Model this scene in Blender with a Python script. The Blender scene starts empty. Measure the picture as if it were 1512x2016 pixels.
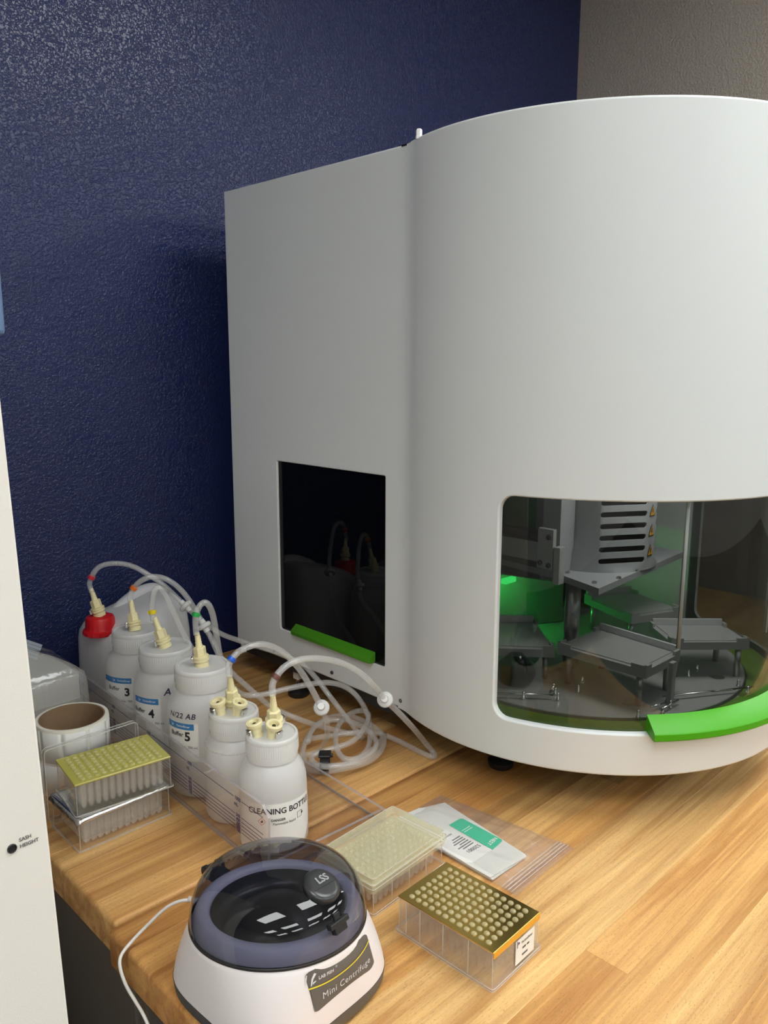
import bpy, bmesh, math, random
from mathutils import Vector, Matrix
from mathutils.geometry import delaunay_2d_cdt
random.seed(7)
S = bpy.context.scene
COL = S.collection
PI = math.pi
R = math.radians

# ------------------------------------------------------------------ camera
F_PX, PITCH, ROLL, YAW, CAM_H = 1581.55, 0.1814635, -0.003124, 0.7879347, 0.591375
cam_d = bpy.data.cameras.new('camera')
cam_d.sensor_fit = 'VERTICAL'
cam_d.sensor_height = 32.0
cam_d.lens = F_PX / 2016 * 32.0
cam_d.clip_start = 0.02
cam = bpy.data.objects.new('camera', cam_d)
COL.objects.link(cam)
fw = Vector((math.cos(YAW) * math.cos(PITCH), math.sin(YAW) * math.cos(PITCH), -math.sin(PITCH)))
rt = Vector((math.sin(YAW), -math.cos(YAW), 0))
dn = fw.cross(rt)
r2 = rt * math.cos(ROLL) + dn * math.sin(ROLL)
d2 = dn * math.cos(ROLL) - rt * math.sin(ROLL)
cam.matrix_world = Matrix(((r2.x, -d2.x, -fw.x, 0), (r2.y, -d2.y, -fw.y, 0), (r2.z, -d2.z, -fw.z, CAM_H), (0, 0, 0, 1)))
S.camera = cam

# ------------------------------------------------------------------ world, exposure
w = bpy.data.worlds.new('world')
S.world = w
w.use_nodes = True
w.node_tree.nodes['Background'].inputs[0].default_value = (0.9, 0.95, 1.0, 1)
w.node_tree.nodes['Background'].inputs[1].default_value = 0.05
S.view_settings.view_transform = 'Standard'
S.view_settings.look = 'None'
S.view_settings.exposure = 0.0
S.view_settings.gamma = 1.0
S.view_settings.use_curve_mapping = False
S.cycles.max_bounces = 14
S.cycles.transparent_max_bounces = 40
S.cycles.transmission_bounces = 10
S.cycles.caustics_reflective = False
S.cycles.caustics_refractive = False
S.cycles.sample_clamp_indirect = 6.0
S.cycles.use_denoising = True
# ceiling light panels: (x, y, watts-like emission strength); built below as ceiling_light things
CEIL = 1.78
PANELS = [(-2.3, -1.95), (-2.3, -3.75), (-0.5, -0.15), (-0.5, -1.95), (-0.5, -3.75), (1.3, -0.15), (1.3, -1.95), (1.3, -3.75),
          (3.1, -0.15), (3.1, -1.95), (3.1, -3.75), (4.9, -0.15), (4.9, -1.95), (4.9, -3.75)]
PANEL_E = 11.5

# ------------------------------------------------------------------ helpers
WM = {}

def link(o):
    COL.objects.link(o)
    return o

def tag(o, label=None, cat=None, group=None, kind=None):
    if label: o['label'] = label
    if cat: o['category'] = cat
    if group: o['group'] = group
    if kind: o['kind'] = kind
    return o

def thing(name, label, cat, loc=(0, 0, 0), rz=0.0, group=None):
    o = link(bpy.data.objects.new(name, None))
    o.empty_display_size = 0.02
    o.location = loc
    o.rotation_euler = (0, 0, rz)
    WM[o.name] = Matrix.Translation(Vector(loc)) @ Matrix.Rotation(rz, 4, 'Z')
    return tag(o, label, cat, group)

def obj(name, bm, mat=None, parent=None, world=False, smooth=False, label=None, kind=None, sharp=None):
    """link a bmesh as ONE mesh object; world=True when its coordinates are world ones"""
    pm = WM[parent.name] if parent else Matrix.Identity(4)
    if world and parent:
        bm.transform(pm.inverted())
    me = bpy.data.meshes.new(name)
    if sharp is not None:
        bm.normal_update()
        for e in bm.edges:
            if len(e.link_faces) == 2 and e.calc_face_angle(0) > sharp:
                e.smooth = False
    for f in bm.faces:
        f.smooth = smooth or sharp is not None
    bm.to_mesh(me)
    bm.free()
    o = link(bpy.data.objects.new(name, me))
    mats = mat if isinstance(mat, (list, tuple)) else [mat]
    for m in mats:
        if m: me.materials.append(m)
    if parent: o.parent = parent
    WM[o.name] = pm.copy()
    if label: o['label'] = label
    if kind: o['kind'] = kind
    return o

def inst(name, me, parent, loc, rz=0.0, rot=None):
    o = link(bpy.data.objects.new(name, me))
    o.parent = parent
    o.location = loc
    o.rotation_euler = rot if rot else (0, 0, rz)
    WM[o.name] = WM[parent.name] @ Matrix.Translation(Vector(loc)) @ o.rotation_euler.to_matrix().to_4x4()
    return o

def mesh_of(name, bm, mat, smooth=False, sharp=None):
    me = bpy.data.meshes.new(name)
    if sharp is not None:
        bm.normal_update()
        for e in bm.edges:
            if len(e.link_faces) == 2 and e.calc_face_angle(0) > sharp:
                e.smooth = False
    for f in bm.faces: f.smooth = smooth or sharp is not None
    bm.to_mesh(me); bm.free()
    me.materials.append(mat)
    return me

def B(): return bmesh.new()

def box(bm, x0, x1, y0, y1, z0, z1, bev=0.0, seg=2, M=None):
    vs = [bm.verts.new((x, y, z)) for z in (z0, z1) for y in (y0, y1) for x in (x0, x1)]
    fs = [(0, 2, 3, 1), (4, 5, 7, 6), (0, 1, 5, 4), (1, 3, 7, 5), (3, 2, 6, 7), (2, 0, 4, 6)]
    ff = [bm.faces.new([vs[i] for i in f]) for f in fs]
    if bev > 0:
        es = list({e for f in ff for e in f.edges})
        r = bmesh.ops.bevel(bm, geom=es, offset=bev, segments=seg, affect='EDGES', profile=0.5)
        vs = list({v for f in r['faces'] for v in f.verts} | {v for v in vs if v.is_valid})
    if M is not None:
        bmesh.ops.transform(bm, matrix=M, verts=[v for v in vs if v.is_valid])
    return bm

def cbox(bm, c, sx, sy, sz, bev=0.0, seg=2, M=None):
    return box(bm, c[0] - sx / 2, c[0] + sx / 2, c[1] - sy / 2, c[1] + sy / 2, c[2], c[2] + sz, bev, seg, M)

def lathe(bm, prof, n=32, c=(0, 0, 0), M=None, cap0=True, cap1=True, fn=None):
    """revolve (r, z) points about z at c; fn(theta) scales r"""
    rings = []
    for r, z in prof:
        ring = []
        for i in range(n):
            a = 2 * PI * i / n
            k = fn(a, z) if fn else 1.0
            ring.append(bm.verts.new((c[0] + r * k * math.cos(a), c[1] + r * k * math.sin(a), c[2] + z)))
        rings.append(ring)
    for a, b in zip(rings, rings[1:]):
        for i in range(n):
            j = (i + 1) % n
            bm.faces.new((a[i], a[j], b[j], b[i]))
    if cap0: bm.faces.new(list(reversed(rings[0])))
    if cap1: bm.faces.new(rings[-1])
    if M is not None:
        bmesh.ops.transform(bm, matrix=M, verts=[v for r_ in rings for v in r_])
    return bm

def prism(bm, pts, z0, z1, M=None):
    lo = [bm.verts.new((p[0], p[1], z0)) for p in pts]
    hi = [bm.verts.new((p[0], p[1], z1)) for p in pts]
    n = len(pts)
    bm.faces.new(list(reversed(lo)))
    bm.faces.new(hi)
    for i in range(n):
        j = (i + 1) % n
        bm.faces.new((lo[i], lo[j], hi[j], hi[i]))
    if M is not None:
        bmesh.ops.transform(bm, matrix=M, verts=lo + hi)
    return bm

def rrect(x0, x1, y0, y1, r, n=6):
    if not isinstance(r, (list, tuple)): r = [r] * 4
    cs = [(x1, y0, r[0], -90), (x1, y1, r[1], 0), (x0, y1, r[2], 90), (x0, y0, r[3], 180)]
    sg = [(-1, 1), (-1, -1), (1, -1), (1, 1)]
    out = []
    for (x, y, rr, a0), (sx, sy) in zip(cs, sg):
        for i in range(n + 1):
            a = R(a0 + 90 * i / n)
            out.append((x + sx * rr + rr * math.cos(a), y + sy * rr + rr * math.sin(a)))
    return out

def catmull(P, k=6):
    P = [Vector(p) for p in P]
    out = []
    n = len(P)
    for i in range(n - 1):
        p0, p1, p2, p3 = P[max(i - 1, 0)], P[i], P[i + 1], P[min(i + 2, n - 1)]
        for j in range(k):
            t = j / k
            out.append(0.5 * ((2 * p1) + (p2 - p0) * t + (2 * p0 - 5 * p1 + 4 * p2 - p3) * t * t + (3 * p1 - p0 - 3 * p2 + p3) * t ** 3))
    out.append(P[-1])
    return out

def relax(P, it=2):
    P = [p.copy() for p in P]
    for _ in range(it):
        Q = [p.copy() for p in P]
        for i in range(1, len(P) - 1):
            Q[i] = P[i] * 0.5 + (P[i - 1] + P[i + 1]) * 0.25
        P = Q
    return P

def tube(bm, pts, r, n=10, caps=True):
    pts = [Vector(p) for p in pts]
    prev = None
    rings = []
    for i, p in enumerate(pts):
        t = (pts[min(i + 1, len(pts) - 1)] - pts[max(i - 1, 0)]).normalized()
        if prev is None:
            u = t.orthogonal().normalized()
        else:
            u = (prev - t * prev.dot(t)).normalized()
        prev = u
        v = t.cross(u)
        rings.append([bm.verts.new(p + (u * math.cos(2 * PI * k / n) + v * math.sin(2 * PI * k / n)) * r) for k in range(n)])
    for a, b in zip(rings, rings[1:]):
        for i in range(n):
            j = (i + 1) % n
            bm.faces.new((a[i], a[j], b[j], b[i]))
    if caps:
        bm.faces.new(list(reversed(rings[0])))
        bm.faces.new(rings[-1])
    return bm

def align(p, d, up=(0, 0, 1)):
    """matrix taking local +z to d at p"""
    z = Vector(d).normalized()
    q = z.to_track_quat('Z', 'Y')
    return Matrix.Translation(Vector(p)) @ q.to_matrix().to_4x4()

def text_bm(body, size, ext=0.0, bold=0.0, align_x='CENTER', space=1.0):
    cu = bpy.data.curves.new('text', 'FONT')
    cu.body = body; cu.size = size; cu.align_x = align_x; cu.align_y = 'CENTER'
    cu.extrude = ext; cu.offset = bold; cu.resolution_u = 3; cu.space_character = space
    o = bpy.data.objects.new('text', cu)
    COL.objects.link(o)
    dg = bpy.context.evaluated_depsgraph_get()
    me = bpy.data.meshes.new_from_object(o.evaluated_get(dg))
    bm = bmesh.new(); bm.from_mesh(me)
    COL.objects.unlink(o)
    bpy.data.objects.remove(o); bpy.data.meshes.remove(me); bpy.data.curves.remove(cu)
    return bm

def warp(bm, fn):
    for v in bm.verts: v.co = fn(v.co)
    return bm

def grid_patch(bm, fn, u0, u1, v0, v1, nu, nv, poly=None):
    vs = [[bm.verts.new(fn(u0 + (u1 - u0) * i / nu, v0 + (v1 - v0) * j / nv)) for i in range(nu + 1)] for j in range(nv + 1)]
    for j in range(nv):
        for i in range(nu):
            bm.faces.new((vs[j][i], vs[j][i + 1], vs[j + 1][i + 1], vs[j + 1][i]))
    return bm

def inside(p, poly):
    c = False
    n = len(poly)
    for i in range(n):
        a, b = poly[i], poly[i - 1]
        if (a[1] > p[1]) != (b[1] > p[1]) and p[0] < (b[0] - a[0]) * (p[1] - a[1]) / (b[1] - a[1]) + a[0]:
            c = not c
    return c

def sheet_holes(bm, fn, outer, holes, ss, zs, flip=False):
    """triangulated sheet in (s, z) bounded by outer minus holes, mapped by fn"""
    vs, es = [], []
    for poly in [outer] + holes:
        b = len(vs)
        vs += [Vector(p) for p in poly]
        es += [(b + i, b + (i + 1) % len(poly)) for i in range(len(poly))]
    for s in ss:
        for z in zs:
            if inside((s, z), outer) and not any(inside((s, z), h) for h in holes):
                vs.append(Vector((s, z)))
    V, E, Fc, *_ = delaunay_2d_cdt(vs, es, [], 0, 1e-6)
    bv = [bm.verts.new(fn(v[0], v[1])) for v in V]
    for f in Fc:
        c = sum((V[i] for i in f), Vector((0, 0))) / len(f)
        if inside(c, outer) and not any(inside(c, h) for h in holes):
            try: bm.faces.new([bv[i] for i in (reversed(f) if flip else f)])
            except ValueError: pass
    return bm

def loops(bm, L, closed=True, flip=False):
    """skin consecutive loops of points"""
    LV = [[bm.verts.new(p) for p in l] for l in L]
    n = len(LV[0])
    for a, b in zip(LV, LV[1:]):
        for i in range(n if closed else n - 1):
            j = (i + 1) % n
            f = (a[i], a[j], b[j], b[i])
            bm.faces.new(tuple(reversed(f)) if flip else f)
    return LV

# ------------------------------------------------------------------ materials
def nt(name):
    m = bpy.data.materials.new(name)
    m.use_nodes = True
    t = m.node_tree
    t.nodes.clear()
    out = t.nodes.new('ShaderNodeOutputMaterial')
    return m, t, out

def N(t, kind, **kw):
    n = t.nodes.new(kind)
    for k, v in kw.items():
        if k.startswith('i_'):
            key = k[2:]
            n.inputs[int(key) if key.isdigit() else key.replace('_', ' ')].default_value = v
        else:
            setattr(n, k, v)
    return n

def c4(c): return (c[0], c[1], c[2], 1)

def plain(name, col, rough=0.5, metal=0.0, spec=0.5, bump=0.0, bscale=200, var=0.0, coat=0.0, emit=None):
    m, t, out = nt(name)
    p = N(t, 'ShaderNodeBsdfPrincipled')
    p.inputs['Base Color'].default_value = c4(col)
    p.inputs['Roughness'].default_value = rough
    p.inputs['Metallic'].default_value = metal
    p.inputs['Specular IOR Level'].default_value = spec
    p.inputs['Coat Weight'].default_value = coat
    tc = N(t, 'ShaderNodeTexCoord')
    if var:
        n = N(t, 'ShaderNodeTexNoise', i_Scale=bscale * 0.15, i_Detail=3.0)
        t.links.new(tc.outputs['Object'], n.inputs['Vector'])
        mx = N(t, 'ShaderNodeMix', data_type='RGBA')
        t.links.new(n.outputs['Fac'], mx.inputs['Factor'])
        mx.inputs['A'].default_value = c4([c * (1 - var) for c in col])
        mx.inputs['B'].default_value = c4([min(1, c * (1 + var)) for c in col])
        t.links.new(mx.outputs['Result'], p.inputs['Base Color'])
    if bump:
        n = N(t, 'ShaderNodeTexNoise', i_Scale=bscale, i_Detail=2.0)
        t.links.new(tc.outputs['Object'], n.inputs['Vector'])
        b = N(t, 'ShaderNodeBump', i_Strength=bump, i_Distance=0.001)
        t.links.new(n.outputs['Fac'], b.inputs['Height'])
        t.links.new(b.outputs['Normal'], p.inputs['Normal'])
    t.links.new(p.outputs[0], out.inputs[0])
    return m

def emitter(name, col, strength):
    m, t, out = nt(name)
    e = N(t, 'ShaderNodeEmission', i_Color=c4(col), i_Strength=strength)
    t.links.new(e.outputs[0], out.inputs[0])
    return m

def clear(name, tint=(0.95, 0.95, 0.95), haze=0.06, hazecol=(0.8, 0.8, 0.8), rough=0.05, ior=1.45, gloss=1.0, transl=0.0, bump=0.0, bscale=300):
    """thin-walled plastic: transparent + fresnel gloss + a little haze"""
    m, t, out = nt(name)
    tr = N(t, 'ShaderNodeBsdfTransparent', i_Color=c4(tint))
    di = N(t, 'ShaderNodeBsdfDiffuse', i_Color=c4(hazecol))
    gl = N(t, 'ShaderNodeBsdfGlossy', i_Color=(1, 1, 1, 1), i_Roughness=rough)
    fr = N(t, 'ShaderNodeFresnel')
    ge = N(t, 'ShaderNodeNewGeometry')          # thin wall: the same reflectance on both faces, no inner total reflection
    mr = N(t, 'ShaderNodeMapRange', i_3=ior, i_4=1.0 / ior)
    t.links.new(ge.outputs['Backfacing'], mr.inputs[0])
    t.links.new(mr.outputs[0], fr.inputs['IOR'])
    body = di
    if transl:
        tl = N(t, 'ShaderNodeBsdfTranslucent', i_Color=c4(hazecol))
        mt = N(t, 'ShaderNodeMixShader', i_0=transl)
        t.links.new(di.outputs[0], mt.inputs[1]); t.links.new(tl.outputs[0], mt.inputs[2])
        body = mt
    m1 = N(t, 'ShaderNodeMixShader', i_0=haze)
    t.links.new(tr.outputs[0], m1.inputs[1]); t.links.new(body.outputs[0], m1.inputs[2])
    mu = N(t, 'ShaderNodeMath', operation='MULTIPLY', i_1=gloss)
    t.links.new(fr.outputs[0], mu.inputs[0])
    m2 = N(t, 'ShaderNodeMixShader')
    t.links.new(mu.outputs[0], m2.inputs[0])
    t.links.new(m1.outputs[0], m2.inputs[1]); t.links.new(gl.outputs[0], m2.inputs[2])
    if bump:
        tc = N(t, 'ShaderNodeTexCoord')
        n = N(t, 'ShaderNodeTexNoise', i_Scale=bscale, i_Detail=2.0)
        t.links.new(tc.outputs['Object'], n.inputs['Vector'])
        b = N(t, 'ShaderNodeBump', i_Strength=bump, i_Distance=0.002)
        t.links.new(n.outputs['Fac'], b.inputs['Height'])
        t.links.new(b.outputs['Normal'], gl.inputs['Normal'])
        t.links.new(b.outputs['Normal'], di.inputs['Normal'])
        t.links.new(b.outputs['Normal'], fr.inputs['Normal'])
    t.links.new(m2.outputs[0], out.inputs[0])
    return m

def wall_mat(name, col, rough, scale, strength, spec=0.5, lo=0.42, hi=0.6):
    m, t, out = nt(name)
    tc = N(t, 'ShaderNodeTexCoord')
    p = N(t, 'ShaderNodeBsdfPrincipled')
    p.inputs['Base Color'].default_value = c4(col)
    p.inputs['Roughness'].default_value = rough
    p.inputs['Specular IOR Level'].default_value = spec
    n1 = N(t, 'ShaderNodeTexNoise', i_Scale=scale, i_Detail=3.5, i_Roughness=0.55, i_Distortion=0.4)
    t.links.new(tc.outputs['Object'], n1.inputs['Vector'])
    cr = N(t, 'ShaderNodeMapRange', i_1=lo, i_2=hi, interpolation_type='SMOOTHSTEP')
    t.links.new(n1.outputs['Fac'], cr.inputs[0])
    n2 = N(t, 'ShaderNodeTexNoise', i_Scale=scale * 3.3, i_Detail=2.0)
    t.links.new(tc.outputs['Object'], n2.inputs['Vector'])
    ad = N(t, 'ShaderNodeMath', operation='MULTIPLY_ADD', i_1=0.25)
    t.links.new(n2.outputs['Fac'], ad.inputs[0]); t.links.new(cr.outputs[0], ad.inputs[2])
    b = N(t, 'ShaderNodeBump', i_Strength=strength, i_Distance=0.0016)
    t.links.new(ad.outputs[0], b.inputs['Height'])
    t.links.new(b.outputs['Normal'], p.inputs['Normal'])
    t.links.new(p.outputs[0], out.inputs[0])
    return m

def wood_mat():
    """beech stave: grain along the object's x, tint from the stave's own colour, pores as short dark dashes"""
    m, t, out = nt('beech')
    tc = N(t, 'ShaderNodeTexCoord')
    oi = N(t, 'ShaderNodeObjectInfo')
    off = N(t, 'ShaderNodeMath', operation='MULTIPLY', i_1=37.0)
    t.links.new(oi.outputs['Random'], off.inputs[0])
    cb = N(t, 'ShaderNodeCombineXYZ')
    for k in range(3): t.links.new(off.outputs[0], cb.inputs[k])
    va = N(t, 'ShaderNodeVectorMath', operation='ADD')
    t.links.new(tc.outputs['Object'], va.inputs[0]); t.links.new(cb.outputs[0], va.inputs[1])
    def mapped(sx, sy, sz):
        mp = N(t, 'ShaderNodeMapping')
        mp.inputs['Scale'].default_value = (sx, sy, sz)
        t.links.new(va.outputs[0], mp.inputs['Vector'])
        return mp
    g = N(t, 'ShaderNodeTexNoise', i_Scale=1.0, i_Detail=4.0, i_Roughness=0.6, i_Distortion=0.6)
    t.links.new(mapped(2.2, 45, 45).outputs[0], g.inputs['Vector'])
    f = N(t, 'ShaderNodeTexNoise', i_Scale=1.0, i_Detail=3.0, i_Roughness=0.65)
    t.links.new(mapped(9, 420, 420).outputs[0], f.inputs['Vector'])
    pn = N(t, 'ShaderNodeTexNoise', i_Scale=1.0, i_Detail=1.0)
    t.links.new(mapped(260, 1900, 1900).outputs[0], pn.inputs['Vector'])
    pm = N(t, 'ShaderNodeMapRange', i_1=0.64, i_2=0.72)
    t.links.new(pn.outputs['Fac'], pm.inputs[0])
    r1 = N(t, 'ShaderNodeValToRGB')
    r1.color_ramp.elements[0].position = 0.34; r1.color_ramp.elements[0].color = (0.485, 0.24, 0.078, 1)
    r1.color_ramp.elements[1].position = 0.66; r1.color_ramp.elements[1].color = (0.80, 0.49, 0.195, 1)
    t.links.new(g.outputs['Fac'], r1.inputs[0])
    mu = N(t, 'ShaderNodeMix', data_type='RGBA', blend_type='MULTIPLY')
    mu.inputs['Factor'].default_value = 1.0
    t.links.new(r1.outputs[0], mu.inputs['A']); t.links.new(oi.outputs['Color'], mu.inputs['B'])
    fr = N(t, 'ShaderNodeMapRange', i_1=0.25, i_2=0.75, i_3=0.82, i_4=1.1)
    t.links.new(f.outputs['Fac'], fr.inputs[0])
    m2 = N(t, 'ShaderNodeMix', data_type='RGBA', blend_type='MULTIPLY')
    m2.inputs['Factor'].default_value = 1.0
    t.links.new(mu.outputs['Result'], m2.inputs['A']); t.links.new(fr.outputs[0], m2.inputs['B'])
    m3 = N(t, 'ShaderNodeMix', data_type='RGBA')
    pf = N(t, 'ShaderNodeMath', operation='MULTIPLY', i_1=0.6)
    t.links.new(pm.outputs[0], pf.inputs[0])
    t.links.new(pf.outputs[0], m3.inputs['Factor'])
    t.links.new(m2.outputs['Result'], m3.inputs['A']); m3.inputs['B'].default_value = (0.16, 0.07, 0.025, 1)
    p = N(t, 'ShaderNodeBsdfPrincipled')
    t.links.new(m3.outputs['Result'], p.inputs['Base Color'])
    p.inputs['Roughness'].default_value = 0.42
    p.inputs['Specular IOR Level'].default_value = 0.4
    bp = N(t, 'ShaderNodeBump', i_Strength=0.25, i_Distance=0.0004)
    t.links.new(f.outputs['Fac'], bp.inputs['Height'])
    t.links.new(bp.outputs['Normal'], p.inputs['Normal'])
    t.links.new(p.outputs[0], out.inputs[0])
    return m

M = {}
M['blue'] = wall_mat('blue_paint', (0.009, 0.019, 0.088), 0.20, 230, 0.5, 0.5, 0.40, 0.62)
M['greige'] = wall_mat('greige_paint', (0.40, 0.36, 0.315), 0.55, 170, 0.6, 0.35)
M['cabinet'] = plain('brown_grey_laminate', (0.24, 0.205, 0.175), 0.5)
M['roomwhite'] = wall_mat('white_paint', (0.62, 0.60, 0.57), 0.7, 60, 0.3, 0.3)
M['ceil'] = plain('ceiling_tile', (0.75, 0.74, 0.71), 0.9, bump=0.4, bscale=150)
M['floor'] = plain('dark_vinyl', (0.055, 0.047, 0.04), 0.45, var=0.25, bscale=60)
M['wood'] = wood_mat()
M['powder'] = plain('white_powder_coat', (0.665, 0.685, 0.68), 0.42, spec=0.45, bump=0.06, bscale=1600)
M['hood'] = plain('offwhite_powder_coat', (0.72, 0.69, 0.63), 0.5, bump=0.18, bscale=1400)
M['bluegrey'] = plain('blue_grey_plastic', (0.10, 0.17, 0.30), 0.4)
M['black'] = plain('black_plastic', (0.012, 0.012, 0.013), 0.42)
M['blackgloss'] = plain('black_gloss', (0.010, 0.010, 0.011), 0.12)
M['blackglass'] = plain('black_tinted_glass', (0.002, 0.0025, 0.003), 0.01, spec=0.22)
M['darkmetal'] = plain('dark_steel', (0.10, 0.10, 0.105), 0.4, metal=0.8)
M['steel'] = plain('brushed_steel', (0.50, 0.49, 0.48), 0.33, metal=0.9, bump=0.1, bscale=900)
M['chrome'] = plain('chrome', (0.75, 0.75, 0.76), 0.12, metal=1.0)
M['alu'] = plain('grey_aluminium', (0.45, 0.445, 0.445), 0.42, metal=0.25)
M['alulight'] = plain('light_aluminium', (0.66, 0.66, 0.67), 0.4, metal=0.3)
M['headgrey'] = plain('light_grey_coat', (0.36, 0.37, 0.39), 0.45)
M['inner'] = plain('grey_lining', (0.13, 0.132, 0.135), 0.5)
M['green'] = plain('green_plastic', (0.055, 0.33, 0.003), 0.42, spec=0.3)
M['greendark'] = plain('green_lacquer', (0.055, 0.24, 0.004), 0.45)
M['gutter'] = plain('olive_green_gutter', (0.13, 0.24, 0.02), 0.35)
M['smoke'] = clear('smoked_acrylic', (0.53, 0.55, 0.535), 0.0, rough=0.0, ior=1.42)
M['cap'] = clear('frosted_cap', (0.95, 0.95, 0.95), 0.8, (0.96, 0.96, 0.955), 0.25, 1.45, 0.8, 0.35)
M['hdpe'] = clear('milky_bottle', (0.96, 0.96, 0.96), 0.76, (0.96, 0.96, 0.955), 0.3, 1.45, 0.7, 0.45)
M['hdpe_can'] = clear('milky_canister', (0.95, 0.95, 0.96), 0.84, (0.94, 0.945, 0.96), 0.35, 1.45, 0.7, 0.4)
M['liquid'] = clear('buffer_liquid', (0.97, 0.965, 0.955), 0.4, (0.90, 0.88, 0.85), 0.2, 1.2, 0.3, 0.5)
M['cream'] = plain('cream_plastic', (0.80, 0.72, 0.42), 0.4)
M['red'] = plain('red_plastic', (0.62, 0.006, 0.012), 0.35)
M['hose'] = clear('silicone_hose', (0.975, 0.975, 0.97), 0.26, (0.95, 0.95, 0.94), 0.12, 1.45, 1.0, 0.3)
M['valve'] = clear('white_valve', (0.9, 0.9, 0.9), 0.88, (0.88, 0.88, 0.87), 0.25, 1.45, 0.8, 0.3)
M['acrylic'] = clear('acrylic_sheet', (0.993, 0.99, 0.99), 0.02, (0.7, 0.66, 0.66), 0.02, 1.45)
M['acrylic_edge'] = clear('acrylic_edge', (0.75, 0.71, 0.72), 0.5, (0.52, 0.49, 0.50), 0.15, 1.45)
M['print'] = plain('purple_ink', (0.03, 0.015, 0.13), 0.5)
M['ink'] = plain('black_ink', (0.015, 0.015, 0.02), 0.5)
M['inkpurple'] = plain('marker_ink', (0.06, 0.03, 0.09), 0.5)
M['labelwhite'] = plain('white_label', (0.80, 0.79, 0.76), 0.45)
M['labelblue'] = plain('blue_label', (0.035, 0.20, 0.48), 0.4)
M['white'] = plain('white_plastic', (0.82, 0.82, 0.80), 0.4)
M['paper'] = plain('white_label_stock', (0.84, 0.81, 0.70), 0.6)
M['kraft'] = plain('cardboard_core', (0.28, 0.18, 0.10), 0.8, var=0.15, bscale=800)
M['clear'] = clear('clear_polystyrene', (0.985, 0.985, 0.98), 0.06, (0.85, 0.83, 0.78), 0.05, 1.5)
M['zipfilm'] = clear('zip_film', (0.96, 0.95, 0.95), 0.22, (0.85, 0.82, 0.82), 0.15, 1.5)
M['wells_soft'] = clear('soft_wells', (0.985, 0.98, 0.97), 0.07, (0.86, 0.82, 0.75), 0.2, 1.3, 0.5)
M['frost'] = clear('frosted_wall', (0.97, 0.955, 0.94), 0.22, (0.82, 0.73, 0.62), 0.1, 1.45)
M['clear_in'] = clear('clear_wells', (0.985, 0.983, 0.975), 0.2, (0.94, 0.92, 0.88), 0.12, 1.45)
M['clear_edge'] = clear('clear_edge', (0.95, 0.95, 0.94), 0.35, (0.9, 0.88, 0.84), 0.1, 1.5)
M['lidtan'] = clear('pale_yellow_lid', (0.97, 0.96, 0.88), 0.32, (0.84, 0.80, 0.56), 0.08, 1.48)
M['tips'] = clear('pale_tips', (0.96, 0.95, 0.88), 0.3, (0.85, 0.82, 0.62), 0.2, 1.45)
M['goldfoil'] = plain('gold_foil', (0.62, 0.45, 0.13), 0.22, metal=1.0)
M['goldedge'] = plain('gold_edge', (0.85, 0.48, 0.05), 0.35, metal=0.7)
M['yelfilm'] = clear('yellow_film', (0.80, 0.78, 0.22), 0.6, (0.74, 0.70, 0.17), 0.15, 1.5)
M['dome'] = clear('clear_dimple', (0.97, 0.90, 0.66), 0.34, (0.92, 0.80, 0.44), 0.08, 1.5)
M['domeyel'] = clear('yellow_dimple', (0.92, 0.90, 0.5), 0.3, (0.9, 0.88, 0.5), 0.08, 1.5)
M['silver'] = plain('silver_foil', (0.72, 0.72, 0.73), 0.2, metal=1.0, bump=0.5, bscale=90)
M['bag'] = clear('poly_bag', (0.98, 0.975, 0.97), 0.07, (0.8, 0.75, 0.74), 0.22, 1.5, 0.7, bump=0.8, bscale=60)
M['bagpack'] = clear('wrapped_bag', (0.98, 0.98, 0.97), 0.22, (0.97, 0.96, 0.92), 0.12, 1.5, bump=0.9, bscale=45)
M['zip'] = clear('zip_strip', (0.85, 0.88, 0.92), 0.35, (0.62, 0.68, 0.75), 0.15, 1.5)
M['pack'] = clear('frosted_sleeve', (0.95, 0.95, 0.94), 0.92, (0.90, 0.89, 0.85), 0.4, 1.4, 0.5, 0.3)
M['labelgreen'] = plain('green_label', (0.0, 0.50, 0.28), 0.4)
M['cwhite'] = plain('centrifuge_white', (0.78, 0.725, 0.715), 0.35)
M['cgrey'] = plain('centrifuge_grey', (0.10, 0.095, 0.09), 0.5)
M['clabel'] = plain('dark_label', (0.115, 0.105, 0.095), 0.42)
M['rotor'] = plain('black_rotor', (0.012, 0.012, 0.014), 0.32)
M['satinblack'] = plain('satin_black', (0.03, 0.03, 0.032), 0.28)
M['knobtext'] = plain('worn_letters', (0.30, 0.30, 0.31), 0.35)
M['lavender'] = plain('lavender_bowl', (0.50, 0.50, 0.63), 0.4)
M['smokedome'] = clear('smoked_lid', (0.46, 0.46, 0.50), 0.02, (0.2, 0.2, 0.22), 0.0, 1.48)
M['yellow'] = plain('yellow_ink', (0.75, 0.62, 0.03), 0.45)
M['silverink'] = plain('silver_ink', (0.66, 0.66, 0.66), 0.4)
M['orange'] = plain('warning_yellow', (0.75, 0.38, 0.02), 0.45)
M['cable'] = plain('white_cable', (0.80, 0.78, 0.74), 0.45)
M['lamp'] = emitter('lamp_panel', (0.97, 1.0, 0.985), PANEL_E)
M['glow_green'] = emitter('green_led', (0.05, 1.0, 0.18), 2.0)
M['glow_white'] = emitter('added_fill_glow', (1.0, 0.97, 0.93), 2.5)  # glow of the bars added inside the machine

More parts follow.
